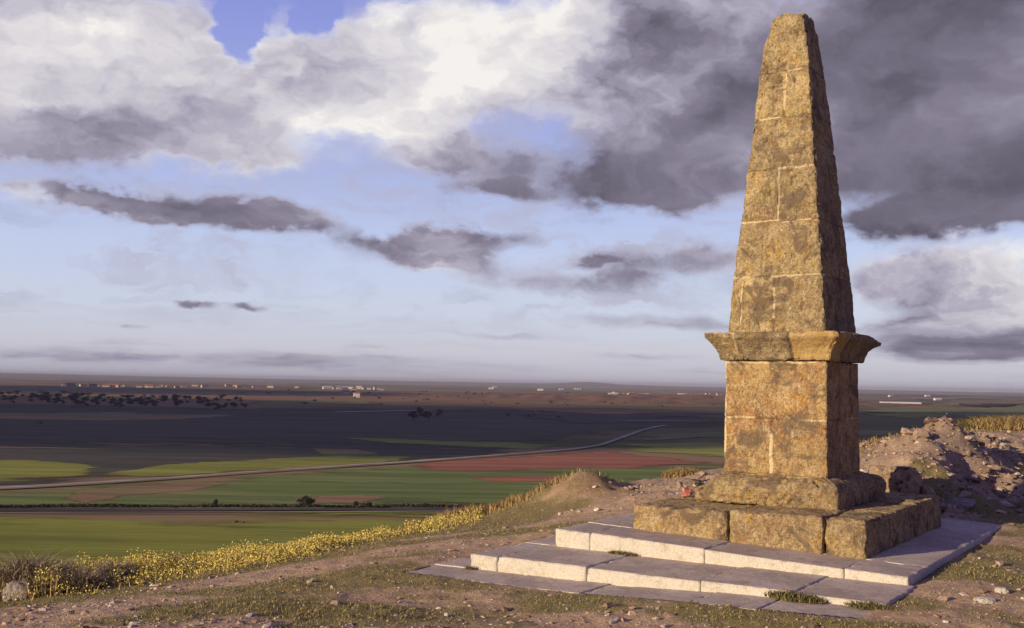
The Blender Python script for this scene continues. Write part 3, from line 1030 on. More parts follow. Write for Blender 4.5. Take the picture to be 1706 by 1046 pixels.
SHR = [(.34, .27, .20), (.42, .34, .25), (.25, .20, .14), (.34, .28, .13)]
SP = [.35, .25, .25, .15]
for k, (px, py, y, r, h, lab) in enumerate((
        (52, 950, 11.0, .34, .34, 'dry brown shrub behind the grey boulder at far left'),
        (85, 948, 11.4, .26, .24, 'low dark dry shrub right of the boulder shrub'),
        (140, 962, 10.9, .16, .17, 'small dark shrub among the yellow flowers at left'),
        (186, 924, 12.0, .30, .19, 'wide grey dry shrub on the brow behind the flowers'),
        (292, 912, 12.9, .2, .11, 'lowest dry shrub on the brow behind the flowers'),
        (813, 858, 16.5, .17, .27, 'dark green bush in the dry grass on the brow'),
        (1600, 722, 16.2, .30, .16, 'dry bush on the crest of the rubble bank'),
        (1652, 712, 21.0, .55, .34, 'rounded green bush on the bank behind the crest'),
        (1690, 712, 20.4, .7, .42, 'green and straw bush at the right edge of the bank'),
        (1622, 716, 20.5, .3, .2, 'small bush on the bank left of the rounded green bush'),
        (1140, 786, 16.7, .3, .22, 'straw tuft on the rubble left of the pedestal'))):
    pal, pr = (SHR, SP) if k < 5 else ((DG + [(.12, .11, .05)], [.35, .3, .15, .2]) if k in (5, 7, 9) else (STRAWC + [(.17, .16, .06)], [.3, .2, .2, .1, .2]))
    tuft('dry_shrub' if k < 5 else ('bush' if k < 10 else 'grass_tuft'), px, py, y, r * 1.2, h * (2.0 if k < 5 else 1.0), 1800, pal, pr, lab, 'shrub' if k < 10 else 'dry grass', lean=.9 if k < 10 else .5, w=.010)

# ------------------------------------------------------------------ the plain
def plain_h(x, y):
    d = np.hypot(x, y)
    P = np.c_[x, y, 0 * x]
    far = sstep(2100, 3200, d)
    z = far * (5.0 * fbm(P / 900., 3, 401) + 3.0 * fbm(P / 260., 2, 402))
    ridge = sstep(8500, 12500, d) * (1 - sstep(15000, 19000, d))
    azi = np.degrees(np.arctan2(x, y))
    z = z + ridge * (27 + 5 * fbm(np.c_[azi * .25, 0 * azi, 0 * azi], 3, 403) + 10 * sstep(-14, -25, azi) + 24 * np.exp(-((azi - 4.2) / 1.3) ** 2) - 10 * sstep(4, 9, azi))
    # eroded gullies
    g = np.exp(-(((x - 130) / 420.) ** 2)) * sstep(1850, 2150, d) * (1 - sstep(2500, 3000, d))
    g2 = np.exp(-(((x - 560) / 260.) ** 2)) * sstep(2000, 2250, d) * (1 - sstep(2500, 3000, d))
    rg = 1 - np.abs(fbm(np.c_[x / 55., y / 130., 0 * x], 4, 405)) * 1.9
    z = z + (g + g2) * (2 + 7.5 * rg)
    return z + PLAIN, np.clip(g + g2, 0, 1)


ny, nx = 420, 420
yy = np.concatenate([[-500, -100], np.exp(np.linspace(math.log(60.), math.log(30000.), ny - 2))])
uu = np.linspace(-1, 1, nx)
X = (np.abs(yy)[:, None] * .85 + 200.0) * uu[None, :]
Y = np.repeat(yy[:, None], nx, 1)
zz, gl = plain_h(X.ravel(), Y.ravel())
ii = np.arange(ny * nx).reshape(ny, nx)
Q = np.stack([ii[:-1, :-1], ii[:-1, 1:], ii[1:, 1:], ii[1:, :-1]], -1).reshape(-1, 4)


def plain_mat():
    m, t, b = newmat('farmland', .95, .05)
    co = t.n('ShaderNodeTexCoord').outputs['Object']
    st = t.mapping(co, scale=(.35, 1.0, 1))
    n1 = t.noise(st, .0022, 6, .6, .5).outputs[0]
    n2 = t.noise(st, .012, 5, .6, .3).outputs[0]
    v = t.n('ShaderNodeTexVoronoi', None, Vector=t.mapping(co, rot=(0, 0, .3), scale=(.0011, .0042, 1)), Scale=1.0, Randomness=.9)
    vs = t.n('ShaderNodeSeparateColor', None, Color=v.outputs['Color'])
    c = t.mix(t.ss(n1, .42, .58), (.10, .115, .035), (.19, .135, .07))
    c = t.mix(t.ss(vs.outputs[0], .58, .64, 0, .85), c, (.30, .17, .09))
    c = t.mix(t.ss(vs.outputs[1], .64, .70, 0, .8), c, (.09, .12, .03))
    c = t.mix(t.ss(vs.outputs[2], .80, .86, 0, .8), c, (.36, .25, .13))
    c = t.mix(t.ss(n2, .55, .70, 0, .6), c, (.07, .06, .04))
    g = t.attr('gully').outputs['Fac']
    n3 = t.noise(co, .035, 6, .65, .4).outputs[0]
    gc = t.mix(t.ss(n3, .40, .62), (.34, .17, .09), (.16, .12, .07))
    c = t.mix(t.ss(g, .15, .5, 0, .9), c, gc)
    t.l.new(c, b.inputs['Base Color'])
    return m


tag(mk('plain', np.c_[X.ravel(), Y.ravel(), zz], Q, plain_mat(), None, True, {'gully': gl}), kind='structure')


def field_mat(name, c1, c2, c3=None, rows=None, rscale=.25, edge=True):
    m, t, b = newmat(name, .95, .05)
    co = t.n('ShaderNodeTexCoord').outputs['Object']
    n1 = t.noise(t.mapping(co, scale=(.16, 1, 1)), .03, 7, .66, .5).outputs[0]
    c = t.mix(t.ss(n1, .35, .65), c1, c2)
    if c3:
        n2 = t.noise(t.mapping(co, scale=(.25, 1, 1)), .014, 5, .6, .8).outputs[0]
        c = t.mix(t.ss(n2, .5, .64, 0, .85), c, c3)
    n4 = t.noise(t.mapping(co, scale=(.12, 1, 1)), .12, 6, .7).outputs[0]
    c = t.mix(1.0, c, t.mix(t.ss(n4, .36, .64), (.74, .74, .76), (1.24, 1.24, 1.2)), 'MULTIPLY')
    if rows is not None:
        w = t.n('ShaderNodeTexWave', {'wave_type': 'BANDS', 'bands_direction': 'Y'}, Vector=t.mapping(co, rot=(0, 0, rows)), Scale=rscale, Distortion=2.0, Detail=2.0)
        c = t.mix(t.math('MULTIPLY', w.outputs['Fac'], .35), c, tuple(v * .55 for v in c1))
    if edge:
        e = t.attr('inner').outputs['Fac']
        ne = t.noise(t.mapping(co, scale=(.22, 1, 1)), .05, 7, .72).outputs[0]
        al = t.ss(t.math('ADD', e, t.math('MULTIPLY', t.math('SUBTRACT', ne, .5), 3.2)), .10, .60)
        t.l.new(al, b.inputs['Alpha'])
    t.l.new(c, b.inputs['Base Color'])
    return m


F_GREEN = field_mat('young_wheat', (.26, .285, .05), (.33, .34, .07), (.20, .25, .05), .12, .12)
F_GREEN2 = field_mat('green_crop', (.155, .215, .06), (.205, .25, .075), (.27, .22, .10))
F_LIGHT = field_mat('sunlit_crop', (.27, .31, .065), (.33, .34, .09))  # sunlit strips between cloud shadows, put into a lighter crop colour
F_RED = field_mat('red_plough', (.43, .175, .105), (.36, .15, .095), None, .05, .3)
F_BROWN = field_mat('brown_stubble', (.35, .22, .12), (.28, .20, .10), (.18, .185, .07))
F_DARK = field_mat('shaded_ground', (.072, .078, .056), (.100, .090, .066), (.062, .066, .056))  # cloud shade over the dark belt, put into the ground colour
F_ORANGE = field_mat('orange_soil', (.40, .20, .095), (.33, .18, .085))
F_ROAD = field_mat('road_gravel', (.40, .36, .32), (.46, .42, .37), edge=False)
F_TRACK = field_mat('dark_track', (.085, .07, .055), (.14, .11, .085), (.06, .06, .035), edge=False)


def densify(pts, n=30):
    """smooth closed outline through the points (Catmull-Rom)"""
    P = np.array(pts, float)
    out = []
    k = len(P)
    for i in range(k):
        p0, p1, p2, p3 = P[(i - 1) % k], P[i], P[(i + 1) % k], P[(i + 2) % k]
        for j in range(n):
            t = j / n
            lin = p1 + (p2 - p1) * t
            cat = .5 * ((2 * p1) + (p2 - p0) * t + (2 * p0 - 5 * p1 + 4 * p2 - p3) * t * t + (3 * p1 - p0 - 3 * p2 + p3) * t ** 3)
            out.append(.85 * lin + .15 * cat)
    return np.array(out)


lay = [0]


def field(name, pts, mat):
    """a sheet on the plain with a ragged, feathered margin"""
    lay[0] += 1
    z = PLAIN + .10 + .02 * lay[0]
    O = densify(pts)
    c = O.mean(0)
    ring2 = O + (c - O) * np.array([.24, .48])
    n = len(O)
    W = np.array([at_z(px, py, z) for px, py in np.r_[O, ring2]])
    wob = fbm(np.c_[W[:n, 0] / 60., W[:n, 1] / 60., np.zeros(n)], 3, lay[0])
    wob = np.r_[wob, wob]
    d = np.linalg.norm(W[:, :2], axis=1)
    W[:, 1] += wob * .0035 * d * d / 100.
    me = bpy.data.meshes.new(name)
    i = np.arange(n)
    quads = np.c_[i, (i + 1) % n, n + (i + 1) % n, n + i]
    me.from_pydata([tuple(v) for v in W], [], [tuple(int(v) for v in q) for q in quads] + [tuple(range(n, 2 * n))])
    at = me.attributes.new('inner', 'FLOAT', 'POINT')
    at.data.foreach_set('value', np.r_[np.zeros(n), np.ones(n)].astype(np.float32))
    me.materials.append(mat)
    o = bpy.data.objects.new(name, me)
    COL.objects.link(o)
    if me.polygons[len(me.polygons) - 1].normal.z < 0:
        me.flip_normals()
    return tag(o, kind='structure')


# far to near; each is a real sheet lying on the plain
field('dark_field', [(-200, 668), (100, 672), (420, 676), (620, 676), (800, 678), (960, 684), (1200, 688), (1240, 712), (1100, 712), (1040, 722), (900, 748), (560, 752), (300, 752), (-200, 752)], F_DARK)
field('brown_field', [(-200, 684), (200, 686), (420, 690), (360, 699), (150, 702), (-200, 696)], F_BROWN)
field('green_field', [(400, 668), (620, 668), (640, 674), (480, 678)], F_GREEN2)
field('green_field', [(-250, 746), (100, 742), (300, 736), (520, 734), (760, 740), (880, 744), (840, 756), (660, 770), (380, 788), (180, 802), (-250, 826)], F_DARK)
field('bright_field', [(560, 727), (700, 731), (860, 736), (945, 743), (900, 749), (760, 744), (640, 737)], F_LIGHT)
field('bright_field', [(-200, 762), (60, 764), (170, 778), (140, 796), (-200, 812)], F_GREEN)
field('bright_field', [(160, 790), (270, 774), (420, 764), (560, 757), (700, 760), (640, 770), (400, 786), (230, 798)], F_GREEN)
field('orange_field', [(510, 746), (600, 748), (640, 756), (540, 756)], F_BROWN)
field('green_field', [(1060, 722), (1200, 718), (1480, 716), (1800, 720), (1800, 726), (1480, 726), (1200, 728), (1040, 734)], F_GREEN2)
field('green_field', [(1030, 737), (1200, 733), (1480, 730), (1800, 728), (1800, 770), (1400, 768), (1180, 764), (1120, 758), (1010, 748)], F_LIGHT)
field('green_field', [(-250, 836), (100, 812), (320, 796), (560, 778), (700, 772), (1000, 750), (1160, 768), (1420, 774), (1420, 800), (1180, 830), (900, 850), (400, 850), (-250, 852)], F_GREEN2)
field('red_field', [(676, 774), (760, 764), (900, 756), (1010, 750), (1090, 758), (1190, 770), (1080, 780), (920, 784), (760, 787), (700, 782)], F_RED)
field('red_field', [(780, 796), (900, 792), (1010, 793), (980, 803), (830, 806)], F_RED)
field('brown_field', [(130, 812), (300, 802), (400, 800), (330, 816), (200, 828), (140, 838), (100, 830)], F_BROWN)
field('brown_field', [(480, 828), (600, 822), (660, 826), (600, 838), (500, 840)], F_BROWN)
field('green_field', [(-300, 856), (300, 853), (700, 852), (1000, 848), (1250, 840), (1300, 1020), (700, 1040), (-300, 1060)], F_GREEN)
field('dark_field', [(850, 690), (1000, 693), (1200, 700), (1200, 706), (950, 704)], F_DARK)
field('red_field', [(890, 684), (1020, 684), (1120, 688), (1000, 690)], F_ORANGE)
field('green_field', [(1436, 676), (1560, 672), (1800, 672), (1800, 692), (1560, 694), (1430, 696)], F_GREEN2)
field('bright_field', [(1440, 690), (1520, 688), (1600, 692), (1520, 698)], F_GREEN)
field('orange_field', [(1430, 658), (1560, 656), (1800, 660), (1800, 672), (1560, 668)], F_BROWN)
field('orange_field', [(390, 652), (520, 652), (560, 656), (430, 660)], F_ORANGE)


def ribbon(name, pts, width, mat, zo):
    z = PLAIN + zo
    P = np.array([at_z(px, py, z) for px, py in pts])
    # resample smoothly
    t = np.r_[0, np.cumsum(np.linalg.norm(np.diff(P[:, :2], axis=0), axis=1))]
    tt = np.linspace(0, t[-1], 160)
    x, y = np.interp(tt, t, P[:, 0]), np.interp(tt, t, P[:, 1])
    for _ in range(6):
        x[1:-1] = (x[:-2] + 2 * x[1:-1] + x[2:]) / 4
        y[1:-1] = (y[:-2] + 2 * y[1:-1] + y[2:]) / 4
    dx, dy = np.gradient(x), np.gradient(y)
    l = np.hypot(dx, dy)
    nx_, ny_ = -dy / l, dx / l
    w = width / 2 * (1 + .15 * np.sin(tt / 23.))
    V = np.r_[np.c_[x + nx_ * w, y + ny_ * w, np.full(160, z)], np.c_[x - nx_ * w, y - ny_ * w, np.full(160, z)]]
    i = np.arange(159)
    return tag(mk(name, V, np.c_[i + 160, i + 161, i + 1, i], mat), kind='structure')


ribbon('country_road', [(-120, 816), (0, 812), (160, 803), (300, 794), (420, 785), (560, 776), (700, 767), (820, 758), (900, 752), (960, 747), (1000, 741), (1040, 727), (1070, 716), (1095, 710), (1110, 708)], 3.6, F_ROAD, .76)
ribbon('farm_track', [(-200, 849), (200, 848.5), (500, 848), (800, 847), (1000, 845)], 5.0, F_TRACK, .74)
ribbon('path', [(-200, 854), (300, 852.8), (600, 851.8), (760, 851)], 1.1, F_ROAD, .78)
ribbon('farm_track', [(560, 686), (640, 684.5), (720, 683)], 14, F_ROAD, .8)
ribbon('farm_track', [(1040, 700.5), (1120, 700), (1180, 700)], 9, F_ROAD, .8)


# ------------------------------------------------------------------ trees and scrub far below
def leaf_mat(name, c):
    m, t, b = newmat(name, .8, .1)
    oi = t.n('ShaderNodeObjectInfo').outputs['Random']
    n = t.noise(t.n('ShaderNodeTexCoord').outputs['Object'], .8, 3).outputs[0]
    cc = t.mix(t.ss(n, .35, .65), tuple(v * .65 for v in c), tuple(v * 1.4 for v in c))
    cc = t.mix(1.0, cc, t.mix(oi, (.8, .8, .8), (1.2, 1.15, 1.1)), 'MULTIPLY')
    t.l.new(cc, b.inputs['Base Color'])
    return m


M_OAK = leaf_mat('holm_oak_leaves', (.040, .042, .028))
M_BARK = rock_mat('bark', (.10, .075, .055), (.15, .115, .085))


def tree_meshes(seed, nl=520):
    """unit tree, height 1, crown about 1 wide"""
    r = np.random.default_rng(seed)
    lobes = np.c_[r.normal(0, .20, 9), r.normal(0, .20, 9), .60 + r.normal(0, .10, 9), r.uniform(.16, .27, 9)]
    k = r.integers(0, 9, nl)
    d = r.standard_normal((nl, 3))
    d /= np.linalg.norm(d, axis=1)[:, None]
    C = lobes[k, :3] + d * (lobes[k, 3] * (.55 + .5 * r.random(nl)))[:, None] * np.array([1.15, 1.15, .85])
    C[:, 2] = np.maximum(C[:, 2], .22 + .12 * r.random(nl))
    s = r.uniform(.03, .07, nl)
    a = r.standard_normal((nl, 3))
    a /= np.linalg.norm(a, axis=1)[:, None]
    b = np.cross(a, d)
    b /= np.maximum(np.linalg.norm(b, axis=1), 1e-6)[:, None]
    V = np.stack([C - a * s[:, None], C + b * s[:, None], C + a * s[:, None], C - b * s[:, None]], 1).reshape(-1, 3)
    F = 4 * np.arange(nl)[:, None] + np.array([[0, 1, 2, 3]])
    # trunk with limbs: tapered 7-sided tubes
    TV, TF = [], []
    limbs = [((0, 0, -.02), (.02, .01, .34), .045, .030)] + [((.02, .01, .30), tuple(lobes[i, :3]), .024, .008) for i in range(6)]
    for p, q, r0, r1 in limbs:
        p, q = np.array(p), np.array(q)
        ax = (q - p) / np.linalg.norm(q - p)
        u = np.cross(ax, (0.3, .9, .1))
        u /= np.linalg.norm(u)
        w = np.cross(ax, u)
        th = np.arange(7) * 6.283 / 7
        base = sum(len(v) for v in TV)
        ring = np.cos(th)[:, None] * u + np.sin(th)[:, None] * w
        TV.append(np.r_[p + ring * r0, (p + q) / 2 + ring * (r0 + r1) / 2 + .01, q + ring * r1])
        for l in range(2):
            for j in range(7):
                TF.append((base + 7 * l + j, base + 7 * l + (j + 1) % 7, base + 7 * (l + 1) + (j + 1) % 7, base + 7 * (l + 1) + j))
    return V, F, np.concatenate(TV), np.array(TF)


TREES = []
for sd in (1, 2, 3):
    V, F, TV, TF = tree_meshes(sd)
    cm_ = mk('crown', V, F, M_OAK)
    tm_ = mk('trunk', TV, TF, M_BARK)
    TREES.append((cm_.data, tm_.data))
    bpy.data.objects.remove(cm_)
    bpy.data.objects.remove(tm_)
tcount = [0]


def tree(name, px, py, h, wid, label, cat, group=None):
    z = PLAIN
    p = at_z(px, py, z)
    pz = float(plain_h(np.array([p[0]]), np.array([p[1]]))[0][0])
    o = empty(name, (p[0], p[1], pz), label, cat, group, rz=float(rng.random() * 6.28))
    cme, tme = TREES[tcount[0] % 3]
    tcount[0] += 1
    o.scale = (wid, wid, h)
    for nm, me in (('crown', cme), ('trunk', tme)):
        c = bpy.data.objects.new(nm, me)
        COL.objects.link(c)
        c.parent = o
    return o


def hpx(py_base, npx):
    """height in metres of something npx tall whose foot is at the plain at row py"""
    d = at_z(853, py_base, PLAIN)[1]
    return npx * d / FPX


for px, py, hp, wp, lab in ((358, 846, 13, 11, 'small dark round bush by the farm track at left'), (511, 851, 21, 27, 'largest dark bush beside the farm track'),
                            (594, 848, 11, 14, 'small dark bush left of its twin on the farm track'), (613, 849, 12, 16, 'flat dark bush right of its twin on the farm track')):
    tree('bush', px, py, hpx(py, hp) * 1.2, hpx(py, wp) * 1.1, lab, 'bush')
for px, py, hp, wp, lab in ((689, 702, 15, 18, 'front left tree of the dark clump in the fields'), (713, 702, 15, 20, 'front right tree of the dark clump in the fields'),
                            (699, 691, 12, 13, 'back tree of the dark clump in the fields'), (733, 692, 9, 9, 'small tree standing apart at right of the dark clump')):
    tree('tree', px, py, hpx(py, hp) * 1.15, hpx(py, wp) * 1.1, lab, 'tree')
for px, py, hp, wp, lab in ((393, 873, 5, 7, 'lone low bush in the bright green field below the farm track'), (406, 874, 5, 5, 'tiny bush beside the lone low bush in the green field')):
    tree('bush', px, py, hpx(py, hp) * 1.2, hpx(py, wp), lab, 'bush')
for px, py, hp in ((846, 694, 6), (880, 696, 6), (890, 693, 5), (930, 697, 5), (66, 707, 4)):
    tree('tree', px, py, hpx(py, hp), hpx(py, hp * 1.5), 'small far tree in the dark fields', 'tree', 'small trees in the dark fields')
# scattered holm oaks on the shaded upper left plain
for k in range(150):
    px = rng.uniform(-30, 420)
    py = 655 + 20 * rng.beta(1.6, 1.6) + (px / 400.) * 9
    hp = rng.uniform(3.5, 7.0) * (.7 + (py - 650) / 60.)
    tree('tree', px, py, hpx(py, hp), hpx(py, hp * rng.uniform(1.2, 1.9)), 'dark far tree of the wood on the upper left plain', 'tree', 'trees of the wood at left')
for k in range(60):
    px = rng.uniform(430, 1190)
    py = rng.uniform(652, 674) + (px - 430) / 760. * 5
    hp = rng.uniform(2., 3.8)
    tree('tree', px, py, hpx(py, hp), hpx(py, hp * rng.uniform(1.4, 2.6)), 'small far tree among the eroded slopes and farms', 'tree', 'trees on the far plain')

# hedge bank along the farm track: dark scrub as one mass
hp_ = []
for px in np.linspace(-120, 860, 420):
    p = at_z(px, 846.6 - (px > 500) * .4 + rng.normal(0, .35), PLAIN)
    hp_.append(p)
hp_ = np.array(hp_)
HV, HF, HC = [], [], []
nq = 9000
k = rng.integers(0, len(hp_), nq)
gap = .5 + .5 * fbm(np.c_[hp_[k, 0] / 14., np.zeros(nq), np.zeros(nq)], 3, 9)
C0 = hp_[k] + np.c_[rng.normal(0, .8, nq), rng.normal(0, .6, nq), rng.random(nq) * (.25 + 1.1 * gap)]
d1 = rng.standard_normal((nq, 3)); d1 /= np.linalg.norm(d1, axis=1)[:, None]
d2 = np.cross(d1, rng.standard_normal((nq, 3))); d2 /= np.linalg.norm(d2, axis=1)[:, None]
s = rng.uniform(.12, .32, nq)[:, None]
HV = np.stack([C0 - d1 * s, C0 + d2 * s, C0 + d1 * s, C0 - d2 * s], 1).reshape(-1, 3)
tag(mk('scrub', HV, 4 * np.arange(nq)[:, None] + np.array([[0, 1, 2, 3]]), M_OAK), 'dark low scrub lining the farm track across the plain', 'scrub', kind='stuff')

# ------------------------------------------------------------------ far houses
def paint_mat(name, c):
    m, t, b = newmat(name, .85, .1)
    n = t.noise(t.n('ShaderNodeTexCoord').outputs['Object'], .5, 4).outputs[0]
    t.l.new(t.mix(n, tuple(v * .85 for v in c), c), b.inputs['Base Color'])
    return m


M_WHITE = paint_mat('limewash', (.80, .77, .72))
M_CREAM = paint_mat('cream_render', (.62, .52, .42))
M_TILE = paint_mat('roof_tile', (.34, .17, .10))
M_WIN = paint_mat('window_glass', (.05, .055, .06))


def house_mesh(L, W, H):
    x, y = L / 2, W / 2
    wv = np.array([(-x, -y, -1), (x, -y, -1), (x, y, -1), (-x, y, -1), (-x, -y, H), (x, -y, H), (x, y, H), (-x, y, H), (-x, 0, H + W * .25), (x, 0, H + W * .25)])
    wf4 = np.array([(0, 1, 5, 4), (1, 2, 6, 5), (2, 3, 7, 6), (3, 0, 4, 7)])
    wf3 = np.array([(5, 6, 9), (7, 4, 8)])
    e = .5
    rv = np.array([(-x - e, -y - e, H - .2), (x + e, -y - e, H - .2), (x + e, 0, H + W * .25 + .2), (-x - e, 0, H + W * .25 + .2), (x + e, y + e, H - .2), (-x - e, y + e, H - .2)])
    rv = np.r_[rv, rv + np.array([0, 0, .3])]
    rf = np.array([(6, 7, 8, 9), (9, 8, 10, 11), (1, 0, 3, 2), (2, 3, 5, 4), (0, 1, 7, 6), (4, 5, 11, 10), (1, 2, 8, 7), (2, 4, 10, 8), (3, 0, 6, 9), (5, 3, 9, 11)])
    n = int(L // 4)
    WV, WF = [], []
    for i in range(n):
        cx = -x + (i + .5) * L / n
        b0 = 0
        v = np.array([(cx - .6, -y - .06, 1.0), (cx + .6, -y - .06, 1.0), (cx + .6, -y + .05, 1.0), (cx - .6, -y + .05, 1.0)])
        WV.append(np.r_[v, v + np.array([0, 0, 1.4])])
        WF = [(b0, b0 + 1, b0 + 5, b0 + 4), (b0 + 1, b0 + 2, b0 + 6, b0 + 5), (b0 + 3, b0, b0 + 4, b0 + 7), (b0 + 4, b0 + 5, b0 + 6, b0 + 7), (b0 + 1, b0, b0 + 3, b0 + 2), (b0 + 2, b0 + 3, b0 + 7, b0 + 6)]
    return wv, [wf4, wf3], rv, rf, WV, np.array(WF)


HOUSES = []
for L, W, H, wm, rm in ((14, 9, 5.5, M_WHITE, M_TILE), (26, 11, 5, M_WHITE, M_WHITE), (11, 8, 8, M_WHITE, M_TILE), (18, 10, 5, M_CREAM, M_TILE)):
    wv, wf, rv, rf, gv, gf = house_mesh(L, W, H)
    os_ = [mk('wall', wv, wf, wm), mk('roof', rv, rf, rm)] + [mk('window', g_, gf, M_WIN) for g_ in gv]
    HOUSES.append([(o.name.split('.')[0], o.data) for o in os_])
    for o in os_:
        bpy.data.objects.remove(o)


def house(px, py, k, label, group, sc=1.0):
    p = at_z(px, py, PLAIN)
    pz = float(plain_h(np.array([p[0]]), np.array([p[1]]))[0][0])
    o = empty('house', (p[0], p[1], pz), label, 'house', group, rz=float(rng.normal(.35, .25)))
    o.scale = (sc, sc, sc)
    for nm, me in HOUSES[k]:
        c = bpy.data.objects.new(nm, me)
        COL.objects.link(c)
        c.parent = o


for px, py, k, sc in ((565, 648.5, 0, 1.5), (573, 648, 1, 1.5), (582, 648, 1, 1.4), (545, 648, 1, 1.6), (553, 648, 0, 1.3), (566, 646, 2, 1.2), (598, 648, 2, 2.4), (607, 649, 0, 1.2), (615, 649, 3, 1.2), (625, 649, 2, 1.3), (630, 649, 2, 1.2),
                      (576, 657.5, 0, 1.5), (594, 663, 2, 1.4), (590, 650, 3, 1.2), (636, 650, 3, 1.2)):
    house(px, py, k, 'small white far house of the hamlet left of the obelisk', 'houses of the white hamlet', sc * .72)
for k in range(42):
    px = rng.uniform(1020, 1200)
    py = 659 + (px - 1020) / 180 * 3.0 + rng.normal(0, 1.2)
    house(px, py, int(rng.choice([0, 1, 3, 3, 2])), 'pale far house of the village beside the obelisk', 'houses of the pale village', rng.uniform(.8, 1.3))
for k in range(34):
    px = rng.uniform(100, 500)
    py = 643.5 + rng.normal(0, 1.2) + px / 450. * 3.5
    house(px, py, 3, 'tiny pale house of the town on the left horizon', 'houses of the left town', rng.uniform(.8, 1.3))
for px, py in ((818, 648), (824, 646), (900, 651), (935, 649), (960, 648), (965, 648.5), (1484, 661), (1545, 661.5), (1562, 667)):
    house(px, py, 1, 'isolated white far building on the distant plain', 'isolated far buildings', .95)
# long white greenhouses on the right horizon
for px, py, L in ((1470, 652.0, 320), (1510, 652.5, 330), (1560, 653.0, 230), (1640, 655.2, 260), (1690, 656, 250), (1740, 657, 250), (1500, 672, 95)):
    p = at_z(px, py, PLAIN)
    pz = float(plain_h(np.array([p[0]]), np.array([p[1]]))[0][0])
    th = np.linspace(0, math.pi, 9)
    prof = np.c_[np.cos(th) * 8, np.sin(th) * 4 + .2]
    V = np.r_[np.c_[np.full(9, -L / 2), prof], np.c_[np.full(9, L / 2), prof]]
    i = np.arange(8)
    Fs = [np.c_[i, i + 1, i + 10, i + 9][:, ::-1], np.array([list(range(9))]), np.array([list(range(17, 8, -1))])]
    o = mk('greenhouse', V, Fs, M_WHITE, loc=(p[0], p[1], pz))
    tag(o, 'long low white greenhouse far off on the right of the plain', 'greenhouse', 'far white greenhouses')

# ------------------------------------------------------------------ sun and cloud shade
SUN_AZ_TO = math.atan2(.829, .559)     # light travels towards this bearing (from +Y to +X)
SUN_EL = R(14.0)
tosun = np.array([-math.sin(SUN_AZ_TO) * math.cos(SUN_EL), -math.cos(SUN_AZ_TO) * math.cos(SUN_EL), math.sin(SUN_EL)])
sun = bpy.data.lights.new('Sun', 'SUN')
sun.energy = 5.0
sun.angle = R(.6)
sun.color = (1.0, .78, .50)
so = bpy.data.objects.new('sun', sun)
COL.objects.link(so)
from mathutils import Vector
so.rotation_euler = Vector(tuple(-tosun)).to_track_quat('-Z', 'Y').to_euler()

# real cloud bodies, high up behind the camera towards the sun: they shade the plain
m_cl, t_cl, b_cl = newmat('cloud_body', 1.0, 0.0)
b_cl.inputs['Base Color'].default_value = (.8, .8, .82, 1)


def cloud(tx, ty, rx, ry, seed, alt=750.0):
    """cloud whose shadow is centred on plain point (tx, ty)"""
    k = (alt - PLAIN) / tosun[2]
    c = np.array([tx, ty, PLAIN]) + tosun * k
    d = IV4.copy()
    q = 1 + .55 * fbm(IV4 * 1.8 + seed * 3.1, 4, seed) + .2 * fbm(IV4 * 5 + seed, 3, seed + 1)
    V = d * q[:, None] * np.array([rx, ry, 55.0])
    V[:, 2] = np.where(V[:, 2] < 0, V[:, 2] * .35, V[:, 2])
    o = mk('cloud_bank', V, IF4, m_cl, None, True, loc=tuple(c))
    return tag(o, kind='structure')


cloud(-650, 980, 900, 540, 5)
cloud(-60, 800, 480, 260, 8)
cloud(330, 1080, 600, 330, 6)
cloud(900, 1300, 520, 330, 9)
cloud(-1100, 2300, 900, 420, 10)

# ------------------------------------------------------------------ haze
hx, hy0, hy1 = 30000., -600., 31000.
hz0, hz1 = PLAIN - 12., 42.
V = np.array([(sx * hx, y, z) for z in (hz0, hz1) for y in (hy0, hy1) for sx in (-1, 1)])
F = np.array([(0, 2, 3, 1), (4, 5, 7, 6), (0, 1, 5, 4), (2, 6, 7, 3), (0, 4, 6, 2), (1, 3, 7, 5)])
mh = bpy.data.materials.new('haze_air')
mh.use_nodes = True
nt = mh.node_tree
nt.nodes.clear()
out = nt.nodes.new('ShaderNodeOutputMaterial')
pv = nt.nodes.new('ShaderNodeVolumePrincipled')
pv.inputs['Color'].default_value = (.70, .74, .94, 1)
pv.inputs['Density'].default_value = 8e-5
pv.inputs['Anisotropy'].default_value = 0.0
nt.links.new(pv.outputs[0], out.inputs['Volume'])
hzo = mk('haze', V, F, mh)
tag(hzo, 'thin pale violet haze over the far plain', 'haze', kind='stuff')

# ------------------------------------------------------------------ sky
w = bpy.data.worlds.new('World')
SC.world = w
w.use_nodes = True
t = NT(w)
bg = w.node_tree.nodes['Background']
bg.inputs['Strength'].default_value = .1
sky = t.n('ShaderNodeTexSky', {'sky_type': 'NISHITA', 'sun_disc': False, 'sun_elevation': SUN_EL, 'sun_rotation': SUN_AZ_TO + math.pi, 'air_density': 1.0, 'dust_density': .6, 'ozone_density': 2.5, 'altitude': 600.0})
gen = t.n('ShaderNodeTexCoord').outputs['Generated']
sep = t.n('ShaderNodeSeparateXYZ', None, Vector=gen)
az = t.math('ARCTAN2', sep.outputs[0], sep.outputs[1])
el = t.math('ARCSINE', sep.outputs[2])
ae = t.n('ShaderNodeCombineXYZ', None, X=az, Y=el, Z=0.0).outputs[0]


def azel(px, py):
    q = ray(px, py)
    q = q / np.linalg.norm(q)
    return math.atan2(q[0], q[1]), math.asin(q[2])


